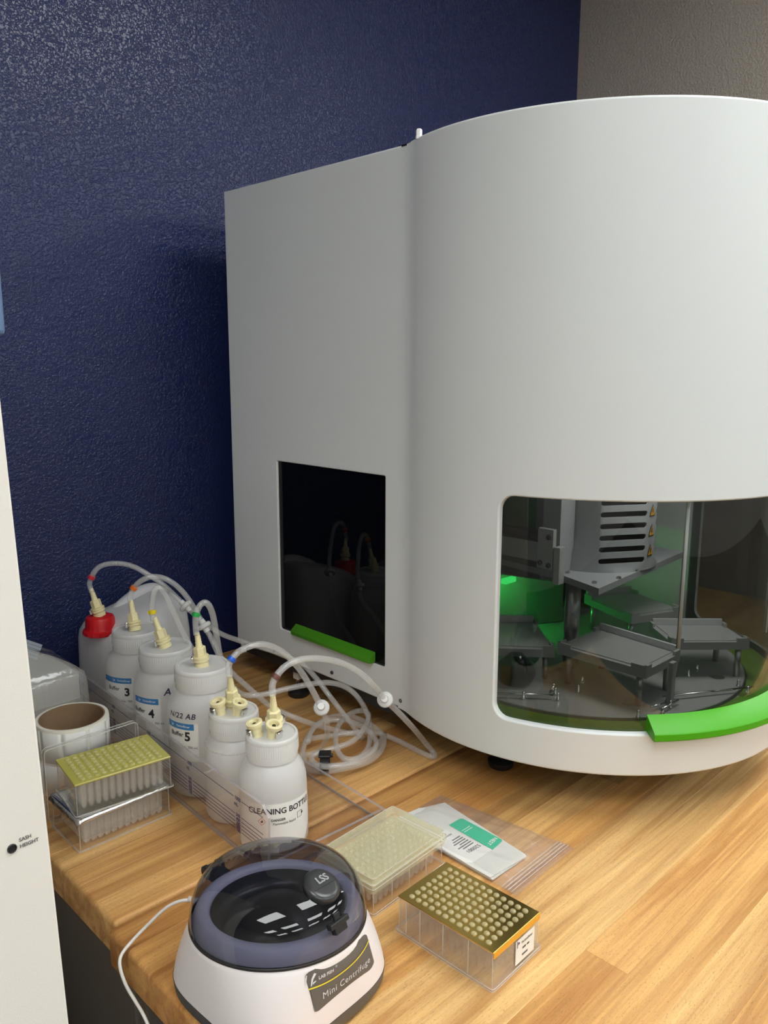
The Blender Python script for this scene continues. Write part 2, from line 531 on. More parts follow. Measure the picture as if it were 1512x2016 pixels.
# ================================================================== ROOM
def struct(name, bm, mat, **k):
    o = obj(name, bm, mat, **k)
    o['kind'] = 'structure'
    return o
XL, XR, YF, YB, ZF = -3.4, 2.14, -5.2, 1.372, -0.9
XE = 6.2       # the room opens to the right beyond the end of the greige partition
struct('wall_left', box(B(), XL, XE, YB, YB + 0.1, ZF, CEIL), M['blue'])
struct('wall_right', box(B(), XR, XR + 0.12, 0.45, YB, ZF, CEIL), M['greige'])
struct('wall_rear', box(B(), XL - 0.1, XL, YF, YB + 0.1, ZF, CEIL), M['roomwhite'])
struct('wall_far', box(B(), XE, XE + 0.1, YF, YB + 0.1, ZF, CEIL), M['roomwhite'])
struct('wall_front', box(B(), XL - 0.1, XE + 0.1, YF - 0.1, YF, ZF, CEIL), M['roomwhite'])
struct('floor', box(B(), XL - 0.1, XE + 0.1, YF - 0.1, YB + 0.1, ZF - 0.1, ZF), M['floor'])
struct('ceiling', box(B(), XL - 0.1, XE + 0.1, YF - 0.1, YB + 0.1, CEIL, CEIL + 0.1), M['ceil'])
for k, (x, y) in enumerate(PANELS):
    t = thing('ceiling_light', 'flat white ceiling light panel set into the ceiling', 'light', (x, y, CEIL - 0.012), 0, 'ceiling light panels')
    obj('diffuser', box(B(), -0.56, 0.56, -0.28, 0.28, 0.002, 0.006), M['lamp'], t)
    bm = B()
    for a in ((-0.6, 0.6, -0.3, -0.28), (-0.6, 0.6, 0.28, 0.3), (-0.6, -0.56, -0.28, 0.28), (0.56, 0.6, -0.28, 0.28)):
        box(bm, a[0], a[1], a[2], a[3], 0, 0.012)
    obj('frame', bm, M['white'], t)

# ================================================================== TABLES (butcher block, each stave a part)
def plank_mesh(x0, x1, y0, y1, th, round_x0=False, round_front=False, corner=False):
    bm = box(B(), x0, x1, y0, y1, -th, 0)
    def pick(f):
        return [e for e in bm.edges if f(e)]
    es = []
    if round_x0:
        es += pick(lambda e: all(abs(v.co.x - x0) < 1e-6 and abs(v.co.z) < 1e-6 for v in e.verts))
    if round_front:
        es += pick(lambda e: all(abs(v.co.y - y0) < 1e-6 and abs(v.co.z) < 1e-6 for v in e.verts))
    if corner == 'front':
        es += pick(lambda e: all(abs(v.co.x - x0) < 1e-6 and abs(v.co.y - y0) < 1e-6 for v in e.verts))
    if corner == 'back':
        es += pick(lambda e: all(abs(v.co.x - x0) < 1e-6 and abs(v.co.y - y1) < 1e-6 for v in e.verts))
        es += pick(lambda e: all(abs(v.co.y - y1) < 1e-6 and abs(v.co.z) < 1e-6 for v in e.verts))
    if es:
        bmesh.ops.bevel(bm, geom=list(set(es)), offset=0.006, segments=4, affect='EDGES', profile=0.5)
    rest = [e for e in bm.edges if len(e.link_faces) == 2 and e.calc_face_angle(0) > 1.2]
    bmesh.ops.bevel(bm, geom=rest, offset=0.00035, segments=1, affect='EDGES')
    return bm

def table(name, label, x0, x1, ys, legs, tone, back_round=False, rnd=0, front_round=True):
    t = thing(name, label, 'table', (x0, ys[0], 0))
    rg = random.Random(rnd)
    n = len(ys) - 1
    for i in range(n):
        a, b = ys[i], ys[i + 1]
        cuts = [x0]
        j = JOINTS.get((name, i))
        if j: cuts += j
        else:
            x = x0 + rg.uniform(0.35, 0.95)
            while x < x1 - 0.25:
                cuts.append(x); x += rg.uniform(0.7, 1.2)
        cuts.append(x1)
        for k in range(len(cuts) - 1):
            bm = plank_mesh(cuts[k], cuts[k + 1], a, b, 0.04, k == 0, front_round and i == 0,
                            ('front' if front_round and i == 0 and k == 0 else ('back' if back_round and i == n - 1 and k == 0 else False)))
            if back_round and i == n - 1 and k > 0:
                pass
            o = obj('plank', bm, M['wood'], t, world=True, sharp=0.6)
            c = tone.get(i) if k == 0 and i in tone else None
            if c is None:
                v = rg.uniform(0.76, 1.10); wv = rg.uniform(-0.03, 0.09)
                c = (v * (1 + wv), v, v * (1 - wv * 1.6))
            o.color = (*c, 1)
    for (lx, ly) in legs:
        obj('leg', box(B(), lx - 0.03, lx + 0.03, ly - 0.03, ly + 0.03, ZF, -0.04, 0.004), M['darkmetal'], t, world=True)
    bm = B()
    xs = sorted({l[0] for l in legs}); yy = sorted({l[1] for l in legs})
    for y in yy: box(bm, xs[0] + 0.03, xs[-1] - 0.03, y - 0.015, y + 0.015, -0.12, -0.04)
    obj('frame_rail', bm, M['darkmetal'], t, world=True)
    return t
JOINTS = {('front_table', 5): [0.328, 0.664, 1.45], ('front_table', 8): [0.328, 1.35], ('front_table', 4): [0.328, 1.05],
          ('front_table', 6): [0.328, 1.25], ('front_table', 7): [0.328, 1.6], ('front_table', 9): [0.328, 0.99],
          ('back_table', 0): [0.337, 1.2], ('back_table', 2): [0.337, 1.3], ('back_table', 3): [0.337, 0.9]}
for k in JOINTS: JOINTS[k] = JOINTS[k][1:]
YS1 = [0.7475, 0.795, 0.835, 0.873, 0.918, 0.966, 1.015, 1.06, 1.11, 1.16, 1.21, 1.262, 1.315, 1.365]
YS2 = [0.08, 0.13, 0.178, 0.227, 0.275, 0.324, 0.372, 0.427, 0.477, 0.516, 0.562, 0.61, 0.656, 0.70, 0.7455]
table('back_table', 'oiled beech block table along the blue wall, under the bottles and big white machine', 0.337, 2.1, YS1,
      [(1.0, 0.80), (1.0, 1.30), (2.02, 0.80), (2.02, 1.30)],
      {0: (1.08, 1.05, 1.0), 1: (1.02, 0.98, 0.92), 2: (0.98, 0.92, 0.84), 3: (1.06, 1.06, 1.04)}, rnd=3)
table('front_table', 'oiled beech block table nearest the viewer, under the small centrifuge', 0.328, 2.1, YS2,
      [(0.42, 0.16), (0.42, 0.68), (2.02, 0.16), (2.02, 0.68)],
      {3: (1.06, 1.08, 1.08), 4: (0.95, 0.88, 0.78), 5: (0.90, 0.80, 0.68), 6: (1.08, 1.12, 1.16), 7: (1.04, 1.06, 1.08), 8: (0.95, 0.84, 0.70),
       9: (1.0, 0.97, 0.92), 10: (0.88, 0.76, 0.62), 11: (0.80, 0.66, 0.51), 12: (0.88, 0.77, 0.63), 13: (0.80, 0.67, 0.53)}, back_round=True, rnd=5)  # staves by the machine: own tone plus some of its shadow in the tint

cab = thing('under_bench_cabinet', 'dark brown-grey cabinet standing under the left end of the tables', 'cabinet', (0.375, 0.79, ZF))
obj('carcass', box(B(), 0.375, 0.85, 0.79, 1.33, ZF + 0.05, -0.041, 0.002), M['cabinet'], cab, world=True)
obj('plinth', box(B(), 0.40, 0.83, 0.81, 1.31, ZF, ZF + 0.05), M['black'], cab, world=True)
for k in range(3):
    z0 = ZF + 0.06 + k * 0.262
    dr = obj('drawer', box(B(), 0.380, 0.845, 0.772, 0.789, z0, z0 + 0.255, 0.002), M['cabinet'], cab, world=True)
    obj('handle', box(B(), 0.54, 0.69, 0.758, 0.772, z0 + 0.20, z0 + 0.21, 0.002), M['darkmetal'], dr, world=True)

# ================================================================== BIOSAFETY CABINET at the left edge
HX = 0.2155
def hood_y(z): return 0.571 + (z - 0.079) * 0.0746
t = thing('safety_cabinet', 'tall off-white cabinet front with a black hole button, at the left edge of the tables', 'cabinet', (-0.2, 0.75, -0.75))
bm = B()
pr = [(hood_y(-0.75), -0.75), (hood_y(0.85), 0.85), (1.2, 0.85), (1.2, -0.75)]
lo = [bm.verts.new((-0.9, y, z)) for y, z in pr]; hi = [bm.verts.new((HX, y, z)) for y, z in pr]
bm.faces.new(lo); bm.faces.new(list(reversed(hi)))
for i in range(4):
    j = (i + 1) % 4
    bm.faces.new((lo[j], lo[i], hi[i], hi[j]))
bmesh.ops.recalc_face_normals(bm, faces=bm.faces[:])
bmesh.ops.bevel(bm, geom=[e for e in bm.edges], offset=0.002, segments=3, affect='EDGES')
obj('housing', bm, M['hood'], t, world=True, sharp=0.9)
lean = math.atan(0.0746)
def hoodM(x, z, off=0.0004):
    # plane whose local x is world x, local y up the leaning face, local z out of the face
    m = Matrix(((1, 0, 0, x), (0, math.sin(lean), -math.cos(lean), hood_y(z)), (0, math.cos(lean), math.sin(lean), z), (0, 0, 0, 1)))
    return m @ Matrix.Translation((0, 0, off))
bm = lathe(B(), [(0.0034, -0.0006), (0.0036, 0.0004), (0.0030, 0.0012), (0.0024, 0.0002)], 24, M=hoodM(0.1880, 0.2345))
obj('hole_button', bm, M['black'], t, world=True)
for s, dz, nm in (('SASH', 0.2385, 'lettering'), ('HEIGHT', 0.2335, 'lettering')):
    bm = text_bm(s, 0.0040, 0.00005, 0.00008, 'LEFT')
    bm.transform(hoodM(0.1935, dz))
    obj(nm, bm, plain('grey_ink', (0.12, 0.11, 0.12), 0.5) if 'greyink' not in M else M['greyink'], t, world=True)
bm = box(B(), HX - 0.03, HX + 0.0022, 0.592, 0.618, 0.61, 0.745, 0.004, 3)
obj('side_bumper', bm, M['bluegrey'], t, world=True, label='blue grey bumper')
for x in (-0.8, 0.1):
    obj('leg', box(B(), x - 0.03, x + 0.03, 1.05, 1.11, ZF, -0.75, 0.003), M['darkmetal'], t, world=True)
    obj('leg', box(B(), x - 0.03, x + 0.03, 0.62, 0.68, ZF, -0.75, 0.003), M['darkmetal'], t, world=True)

# ================================================================== THE MACHINE
DX, DY, DR = 1.135, 0.678, 0.318
XD = 0.840            # flat side
Z0, Z1 = 0.0735, 0.8830
ZD0, ZD1 = 0.0695, 0.8855
ma = thing('extraction_instrument', 'large white rounded laboratory instrument with a smoked curved window and green handles', 'machine', (DX, DY, 0.0))
def W(name, bm, mat, parent=None, **k):
    return obj(name, bm, mat, parent or ma, world=True, **k)
# ---- side panel (plane x = XD) with window opening
HF = (0.841, 1.108, 0.125, 0.4290)
hole = rrect(HF[0], HF[1], HF[2], HF[3], [0.006, 0.003, 0.003, 0.006][::1], 5)
holeI = rrect(HF[0] + 0.0012, HF[1] - 0.0012, HF[2] + 0.0012, HF[3] - 0.0012, [0.005, 0.0022, 0.0022, 0.005], 5)
outer = [(0.79, Z0), (1.2395, Z0), (1.2395, Z1), (0.79, Z1)]
bm = B()
sheet_holes(bm, lambda y, z: (XD, y, z), outer, [hole], [], [])
sheet_holes(bm, lambda y, z: (XD + 0.006, y, z), outer, [holeI], [], [])
loops(bm, [[(XD, y, z) for y, z in hole], [(XD + 0.0012, y, z) for y, z in holeI], [(XD + 0.006, y, z) for y, z in holeI]])
rim = lambda d, o: [(XD + o, 0.79, Z0 - d), (XD + o, 1.2395 + d, Z0 - d), (XD + o, 1.2395 + d, Z1 + d), (XD + o, 0.79, Z1 + d)]
loops(bm, [rim(0, 0), rim(0.0012, 0.0003), rim(0.0022, 0.0010), rim(0.0028, 0.0020), rim(0.0030, 0.0034), rim(0.0030, 0.006)])
bmesh.ops.recalc_face_normals(bm, faces=bm.faces[:])
W('side_panel', bm, M['powder'], sharp=0.7)
# ---- other shell faces
bm = B()
box(bm, XD + 0.006, 1.43, 1.2335, 1.2395, 0.045, Z1)            # rear plate
box(bm, 1.424, 1.43, 0.79, 1.2335, Z0, Z1)                       # far side plate
W('rear_panel', bm, M['powder'])
arc = [(DX + (DR - 0.003) * math.cos(a), DY + (DR - 0.003) * math.sin(a)) for a in [R(158.2 + i * (381.8 - 158.2) / 80) for i in range(81)]]
top = [(XD + 0.002, 1.239), (XD + 0.002, 0.80)] + arc + [(1.428, 0.80), (1.428, 1.239)]
bm = prism(B(), top, Z1 - 0.004, Z1 + 0.0016)
W('top_cover', bm, M['powder'])
bm = prism(B(), [(DX + (p[0] - DX) * 0.985, DY + (p[1] - DY) * 0.985) for p in top], Z0 + 0.004, Z0 + 0.012)
W('bottom_plate', bm, M['black'])
# black chassis under the side panel
W('chassis', box(B(), XD + 0.010, 1.42, 0.80, 1.228, 0.048, Z0 + 0.004), M['black'])
# ---- drum housing
A0, A1 = 158.2, 381.8
def drum(a, z, off=0.0):
    """a in degrees; a fillet eases the drum into the flat side near the seam"""
    r = DR + off
    x, y = DX + r * math.cos(R(a)), DY + r * math.sin(R(a))
    return (x, y, z)
th0, th1 = 190.7, 349.3
def hpoly(d, r):
    k = math.degrees(d / DR)
    pts = rrect((th0) * R(1) * DR + d, (th1) * R(1) * DR - d, 0.1225 + d, 0.4295 - d, r, 6)
    # densify long runs so the opening follows the curve
    out = []
    for i, p in enumerate(pts):
        q = pts[(i + 1) % len(pts)]
        L = math.hypot(q[0] - p[0], q[1] - p[1])
        m = max(1, int(L / 0.012))
        for j in range(m): out.append((p[0] + (q[0] - p[0]) * j / m, p[1] + (q[1] - p[1]) * j / m))
    return out
def sm(s, z, off=0.0): return drum(math.degrees(s / DR), z, off)
s0, s1 = R(A0) * DR, R(A1) * DR
ns = 112
SS = [s0 + (s1 - s0) * i / ns for i in range(ns + 1)]
outer = [(s, ZD0) for s in SS] + [(s, ZD1) for s in reversed(SS)]
ZS = [0.08, 0.1, 0.15, 0.2, 0.25, 0.3, 0.35, 0.4, 0.45, 0.5, 0.55, 0.6, 0.65, 0.7, 0.75, 0.8, 0.85]
h0, h1 = hpoly(0, 0.022), hpoly(0.0024, 0.0196)
m_ = min(len(h0), len(h1))
bm = B()
sheet_holes(bm, lambda s, z: sm(s, z), outer, [h0], SS[1:-1], ZS)
W_out = bm
bmi = B()
sheet_holes(bmi, lambda s, z: sm(s, z, -0.006), outer, [h1], SS[1:-1], ZS)
def addmesh(dst, src):
    me = bpy.data.meshes.new('tmp'); src.to_mesh(me); src.free(); dst.from_mesh(me); bpy.data.meshes.remove(me)
addmesh(bm, bmi)
# window rim, rounded
def hp(d, r, off, n):
    p = rrect(th0 * R(1) * DR + d, th1 * R(1) * DR - d, 0.1225 + d, 0.4295 - d, r, 6)
    out = []
    for i, a in enumerate(p):
        b = p[(i + 1) % len(p)]
        L = math.hypot(HN[(i + 1) % len(p)][0] - HN[i][0], HN[(i + 1) % len(p)][1] - HN[i][1])
        m = max(1, int(L / 0.012))
        for j in range(m): out.append(sm(a[0] + (b[0] - a[0]) * j / m, a[1] + (b[1] - a[1]) * j / m, off))
    return out
HN = rrect(th0 * R(1) * DR, th1 * R(1) * DR, 0.1225, 0.4295, 0.022, 6)
loops(bm, [hp(0, 0.022, 0, 0), hp(0.0008, 0.0212, -0.0003, 0), hp(0.0016, 0.0204, -0.0010, 0), hp(0.0021, 0.0199, -0.0020, 0), hp(0.0024, 0.0196, -0.0035, 0), hp(0.0024, 0.0196, -0.0095, 0)])
# top and bottom rims
for zz, sg in ((ZD1, 1), (ZD0, -1)):
    loops(bm, [[sm(s, zz, 0) for s in SS], [sm(s, zz + sg * 0.0012, -0.0003) for s in SS], [sm(s, zz + sg * 0.0022, -0.0010) for s in SS], [sm(s, zz + sg * 0.0028, -0.0020) for s in SS], [sm(s, zz + sg * 0.0030, -0.0034) for s in SS], [sm(s, zz + sg * 0.0030, -0.0060) for s in SS]], closed=False)
# fillet strip from the flat side into the drum
F0 = Vector((XD, 0.812)); Fc = Vector((XD, DY + math.sqrt(DR ** 2 - (DX - XD) ** 2)))
fa = 161.6
F1 = Vector((DX + DR * math.cos(R(fa)), DY + DR * math.sin(R(fa))))
fp = [(F0 * (1 - k) ** 2 + Fc * 2 * k * (1 - k) + F1 * k * k) for k in [i / 8 for i in range(9)]]
off = 0.0004
loops(bm, [[(p.x - off, p.y - 0.0, z) for p in fp] for z in (ZD0 + 0.0, 0.3, 0.6, ZD1)], closed=False)
bmesh.ops.recalc_face_normals(bm, faces=bm.faces[:])
W('drum_housing', bm, M['powder'], sharp=0.9)
# ---- smoked curved window pane and inner frame
bm = B()
PA = [R(th0 - 2.5 + (th1 - th0 + 5) * i / 90) for i in range(91)]
loops(bm, [[(DX + r * math.cos(a), DY + r * math.sin(a), z) for a in PA] for r, z in ((DR - 0.0095, 0.112), (DR - 0.0095, 0.44), (DR - 0.0125, 0.44), (DR - 0.0125, 0.112), (DR - 0.0095, 0.112))], closed=False)
bmesh.ops.recalc_face_normals(bm, faces=bm.faces[:])
pane = W('curved_window', bm, M['smoke'], sharp=0.5, label='smoked curved sliding window')
# green handle on the pane
bm = B()
ga = [R(-132.3 + (-47.7 + 132.3) * i / 48) for i in range(49)]
prof = [(DR - 0.0094, 0.1255), (DR + 0.019, 0.1240), (DR + 0.0205, 0.1260), (DR + 0.0205, 0.1335), (DR + 0.019, 0.1352), (DR - 0.0094, 0.1480), (DR - 0.0094, 0.1255)]
L = loops(bm, [[(DX + r * math.cos(a), DY + r * math.sin(a), z) for a in ga] for r, z in prof], closed=False)
for i in (0, -1):
    bm.faces.new([l[i] for l in L[:-1]])
bmesh.ops.recalc_face_normals(bm, faces=bm.faces[:])
obj('handle', bm, M['green'], pane, world=True, sharp=0.5, label='bright green curved handle')
# added white rods standing in for bright reflection streaks on the window
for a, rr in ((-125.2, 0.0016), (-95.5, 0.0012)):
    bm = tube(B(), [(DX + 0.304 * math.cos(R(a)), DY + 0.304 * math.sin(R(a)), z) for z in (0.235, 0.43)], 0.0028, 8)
    obj('reflection_streak', bm, M['white'], ma, world=True, smooth=True)
# ---- side window: black pane with frame and green handle
bm = box(B(), XD + 0.0045, XD + 0.0085, HF[0] - 0.004, HF[1] + 0.004, HF[2] - 0.004, HF[3] + 0.004)
sp = W('side_window', bm, M['blackglass'], label='black tinted side window')
bm = B()
for a in ((HF[0], HF[0] + 0.004, HF[2], HF[3]), (HF[1] - 0.010, HF[1], HF[2], HF[3]), (HF[0], HF[1], HF[2], HF[2] + 0.004)):
    box(bm, XD + 0.0035, XD + 0.0047, a[0], a[1], a[2], a[3])
obj('seal', bm, M['black'], sp, world=True)
bm = B()
pf = [(XD + 0.004, 0.1285), (XD - 0.009, 0.1275), (XD - 0.0105, 0.1290), (XD - 0.0105, 0.1340), (XD - 0.009, 0.1355), (XD + 0.004, 0.1440)]
e0, e1 = 0.866, 1.066
L = [[(x, y, z) for x, z in pf] for y in (e0 + 0.004, e1 - 0.004)]
loops(bm, [[(XD + (x - XD) * 0.8, e0, z) for x, z in pf], L[0], L[1], [(XD + (x - XD) * 0.8, e1, z) for x, z in pf]])
bmesh.ops.holes_fill(bm, edges=bm.edges[:])
bmesh.ops.recalc_face_normals(bm, faces=bm.faces[:])
obj('handle', bm, M['greendark'], sp, world=True, sharp=0.5, label='green straight handle bar')
# ---- screws on the side panel
for y, z in ((0.9664, 0.0828), (0.8042 + 0.002, 0.0827), (1.1259, 0.0793)):
    bm = lathe(B(), [(0.0032, 0), (0.0032, 0.0012), (0.0025, 0.0018), (0.0016, 0.0018), (0.0014, 0.0004)], 18, M=align((XD, y, z), (-1, 0, 0)))
    W('screw', bm, M['darkmetal'], smooth=False)
# ---- hinge pin and notch at the top of the seam
hp_ = W('hinge_bracket', box(B(), XD - 0.0012, XD + 0.012, 0.7985, 0.8115, Z1 + 0.0005, Z1 + 0.003), M['black'])
bm = lathe(B(), [(0.0046, 0), (0.0050, 0.0004), (0.0050, 0.0040), (0.0042, 0.0046), (0.0043, 0.0112), (0.0032, 0.0130)], 6, c=(XD - 0.004, 0.7765, ZD1 + 0.0005))
obj('hinge_pin', bm, M['white'], hp_, world=True)
# ---- feet
for fx, fy in ((0.862, 1.085), (0.914, 0.668), (1.405, 1.085), (1.345, 0.668)):
    bm = lathe(B(), [(0.0175, 0.0), (0.0195, 0.003), (0.0195, 0.009), (0.014, 0.013), (0.007, 0.015)], 28, c=(fx, fy, 0))
    ft = W('foot', bm, M['black'], sharp=0.6)
    obj('threaded_stem', lathe(B(), [(0.0042, 0.013), (0.0042, 0.062)], 14, c=(fx, fy, 0)), M['chrome'], ft, world=True, smooth=True)
    obj('foot_block', box(B(), fx - 0.007, fx + 0.007, fy - 0.007, fy + 0.007, 0.032, 0.074, 0.001), M['alulight'], ft, world=True)

# ---- interior --------------------------------------------------------
bm = B()
box(bm, XD + 0.012, 1.42, 1.14, 1.15, 0.09, 0.86)                 # back lining
box(bm, XD + 0.012, XD + 0.016, 0.80, 1.14, 0.09, 0.86)           # side lining (behind black pane)
box(bm, 1.414, 1.418, 0.80, 1.14, 0.09, 0.86)
W('lining', bm, M['inner'])
bm = lathe(B(), [(0.258, 0.098), (0.3045, 0.098), (0.3045, 0.116), (0.258, 0.116)], 96, c=(DX, DY, 0), cap0=False, cap1=False)
W('gutter', bm, M['gutter'], smooth=False)
bm = lathe(B(), [(0.255, 0.098), (0.255, 0.119), (0.254, 0.12)], 96, c=(DX, DY, 0))
deck = W('turntable', bm, M['alu'], sharp=0.5)
# deck furniture: rails, pins, discs
def dobj(nm, bm, mat, **k): return obj(nm, bm, mat, deck, world=True, **k)
def pin(x, y, h=0.010, r=0.0022): return lathe(B(), [(r * 1.5, 0.0), (r * 1.5, 0.002), (r, 0.0022), (r, h), (r * 0.6, h + 0.001)], 10, c=(x, y, 0.12))
def rail(p, q, z=0.126, r=0.0016): return tube(B(), [(p[0], p[1], z), (q[0], q[1], z)], r, 8)
def flo(u, v): return (u, v)
rails = [((0.879, 0.665), (0.938, 0.598)), ((1.000, 0.480), (1.03, 0.472)), ((1.045, 0.485), (1.175, 0.408)), ((1.00, 0.466), (1.05, 0.464)), ((0.955, 0.612), (0.985, 0.62))]
for p, q in rails: dobj('guide_rail', rail(p, q), M['chrome'], smooth=True)
for x, y in ((0.908, 0.628), (0.940, 0.591), (0.953, 0.604), (0.965, 0.615), (0.968, 0.482), (1.0, 0.463), (1.03, 0.466), (1.045, 0.478), (1.16, 0.410), (1.175, 0.43), (1.16, 0.50), (1.13, 0.517), (1.19, 0.50), (0.986, 0.586), (1.02, 0.60)):
    dobj('guide_pin', pin(x, y), M['chrome'], smooth=True)
for x, y in ((1.19, 0.468), (1.005, 0.515)):
    dobj('recess_ring', lathe(B(), [(0.011, 0), (0.011, 0.0007), (0.009, 0.0007), (0.0088, 0.0001)], 24, c=(x, y, 0.12)), M['steel'])
# plate trackers
def tracker(P, z, rot_posts, lip_side, name='plate_holder'):
    """P: four corners (x, y) near-left, near-right, far-right, far-left"""
    P = [Vector(p) for p in P]
    bm = prism(B(), P, z - 0.012, z)
    t_ = dobj(name, bm, M['alu'])
    c = sum(P, Vector((0, 0))) / 4
    def seg(a, b, w_, h, z_, nm, m_, k0=0.0, k1=1.0):
        a, b = a.lerp(b, k0), a.lerp(b, k1)
        d = (b - a).normalized(); n_ = Vector((-d.y, d.x))
        if n_.dot(c - a) < 0: n_ = -n_
        q = [a, b, b + n_ * w_, a + n_ * w_]
        if (q[1] - q[0]).cross(q[3] - q[0]) < 0: q.reverse()
        obj(nm, prism(B(), q, z_, z_ + h), m_, t_, world=True)
    for i in range(4):
        a, b = P[i], P[(i + 1) % 4]
        if i == lip_side:
            seg(a, b, 0.005, 0.011, z, 'back_lip', M['alulight'], 0.03, 0.97)
        else:
            seg(a, b, 0.004, 0.006, z, 'corner_stop', M['alu'], 0.0, 0.16)
            seg(a, b, 0.004, 0.006, z, 'corner_stop', M['alu'], 0.84, 1.0)
    q = [c + (p - c) * 0.86 for p in P]
    obj('rubber_pad', prism(B(), q, z + 0.0002, z + 0.0012), M['alu'], t_, world=True)
    for p in P:
        k = c + (p - c) * 0.80
        obj('post', lathe(B(), [(0.0046, 0.12), (0.0046, z - 0.012)], 16, c=(k.x, k.y, 0)), M['steel'], t_, world=True, smooth=True)
    return t_
tracker([(0.995, 0.488), (1.095, 0.486), (1.110, 0.628), (0.994, 0.630)], 0.178, None, 1)
tracker([(1.130, 0.517), (1.217, 0.434), (1.270, 0.497), (1.186, 0.581)], 0.178, None, 2)
tracker([(0.925, 0.715), (0.994, 0.634), (1.088, 0.735), (1.025, 0.800)], 0.170, None, 2)
tracker([(1.20, 0.62), (1.30, 0.58), (1.345, 0.70), (1.25, 0.74)], 0.178, None, 2)
# flask under the left holder
bm = lathe(B(), [(0.010, 0.12), (0.026, 0.122), (0.030, 0.135), (0.026, 0.150), (0.012, 0.163), (0.009, 0.166)], 28, c=(0.952, 0.674, 0))
dobj('round_flask', bm, M['smoke'], smooth=True)
# vertical front bracket of the middle holder
dobj('bracket', box(B(), 1.038, 1.049, 0.470, 0.476, 0.12, 0.182), M['alu'])
# magnet head: plate, column, vented body
HZ = 0.272
hd = W('magnet_head', prism(B(), [(1.018, 0.580), (1.335, 0.600), (1.335, 0.86), (1.07, 0.86), (1.050, 0.675)], HZ - 0.010, HZ), M['headgrey'], label='grey head plate')
hc = Vector((1.182, 0.690)); hr = 0.105
def hbody(s, z, off=0.0):
    a = s / hr
    return (hc.x + (hr + off) * math.cos(a), hc.y + (hr + off) * math.sin(a), z)
ha0, ha1 = R(150) * hr, R(390) * hr
HS = [ha0 + (ha1 - ha0) * i / 48 for i in range(49)]
slots = []
for k in range(7):
    zc = 0.290 + 0.0185 * k
    slots.append(rrect(R(216) * hr, R(261) * hr, zc - 0.0042, zc + 0.0042, 0.0040, 4))
    slots.append(rrect(R(276) * hr, R(330) * hr, zc - 0.0042, zc + 0.0042, 0.0040, 4))
out_ = [(s, HZ) for s in HS] + [(s, 0.46) for s in reversed(HS)]
bm = B()
sheet_holes(bm, lambda s, z: hbody(s, z), out_, slots, HS[1:-1], [])
sheet_holes(bm, lambda s, z: hbody(s, z, -0.0015), out_, slots, HS[1:-1], [])
for sl in slots:
    loops(bm, [[hbody(p[0], p[1]) for p in sl], [hbody(p[0], p[1], -0.0015) for p in sl]])
bmesh.ops.recalc_face_normals(bm, faces=bm.faces[:])
obj('vented_cover', bm, M['headgrey'], hd, world=True, sharp=0.7, label='light grey cover with long vent slots')
obj('motor_core', lathe(B(), [(hr - 0.012, HZ), (hr - 0.012, 0.455)], 32, c=(hc.x, hc.y, 0)), M['black'], hd, world=True, smooth=True)
obj('side_cheek', box(B(), 1.048, 1.088, 0.668, 0.70, HZ, 0.46), M['headgrey'], hd, world=True)
for z in (0.302, 0.334, 0.366):
    bm = B()
    tri = [(-0.0085, -0.0085), (0.0085, -0.0085), (0, 0.0115)]
    sc = R(268.5) * hr
    lo = [bm.verts.new(hbody(sc + x, z + y, 0.0006)) for x, y in tri]; bm.faces.new(lo)
    ws = obj('warning_sign', bm, M['black'], hd, world=True, label='yellow triangle warning sticker')
    bm = B()
    bm.faces.new([bm.verts.new(hbody(sc + x * 0.78, z - 0.0004 + y * 0.78, 0.0009)) for x, y in tri])
    me2 = obj('warning_sign', bm, M['orange'], hd, world=True)
    bm = B()
    bm.faces.new([bm.verts.new(hbody(sc + x, z - 0.0008 + y, 0.0012)) for x, y in [(1.4 * p_, 1.5 * q_) for p_, q_ in [(-0.0008, 0.0030), (-0.0016, -0.0004), (-0.0003, -0.0004), (-0.0010, -0.0038), (0.0014, 0.0006), (0.0002, 0.0006), (0.0012, 0.0030)]]])
    obj('warning_sign', bm, M['black'], hd, world=True)
for x, y in ((1.04, 0.60), (1.09, 0.588), (1.062, 0.66), (1.15, 0.592)):
    obj('bolt', lathe(B(), [(0.0036, 0), (0.0036, 0.003), (0.002, 0.003), (0.0018, 0.001)], 6, c=(x, y, HZ)), M['steel'], hd, world=True)
obj('column', lathe(B(), [(0.012, 0.12), (0.012, HZ - 0.01)], 24, c=(1.072, 0.655, 0)), M['steel'], hd, world=True, smooth=True)
# linear rail at the left and its carriage
lr = W('linear_rail', box(B(), 1.032, 1.048, 0.685, 1.00, 0.289, 0.320, 0.0005), M['alu'])
obj('guide', box(B(), 1.030, 1.046, 0.685, 1.00, 0.323, 0.337, 0.0005), M['black'], lr, world=True)
cg = W('carriage', box(B(), 1.020, 1.0295, 0.662, 0.690, 0.283, 0.346, 0.001), M['alu'])
obj('clamp', box(B(), 1.021, 1.036, 0.650, 0.661, 0.262, 0.320, 0.001), M['alu'], cg, world=True)
for y, z in ((0.670, 0.334), (0.684, 0.292), (0.6685, 0.290)):
    obj('bolt', lathe(B(), [(0.0042, 0), (0.0042, 0.002), (0.0025, 0.002), (0.0022, 0.0005)], 16, M=align((1.020, y, z), (-1, 0, 0))), M['darkmetal'], cg, world=True)
W('rear_post', box(B(), 0.905, 0.935, 0.90, 0.93, 0.098, 0.86), M['alulight'])
W('rear_post', box(B(), 1.33, 1.37, 0.86, 0.89, 0.098, 0.86), M['alulight'])
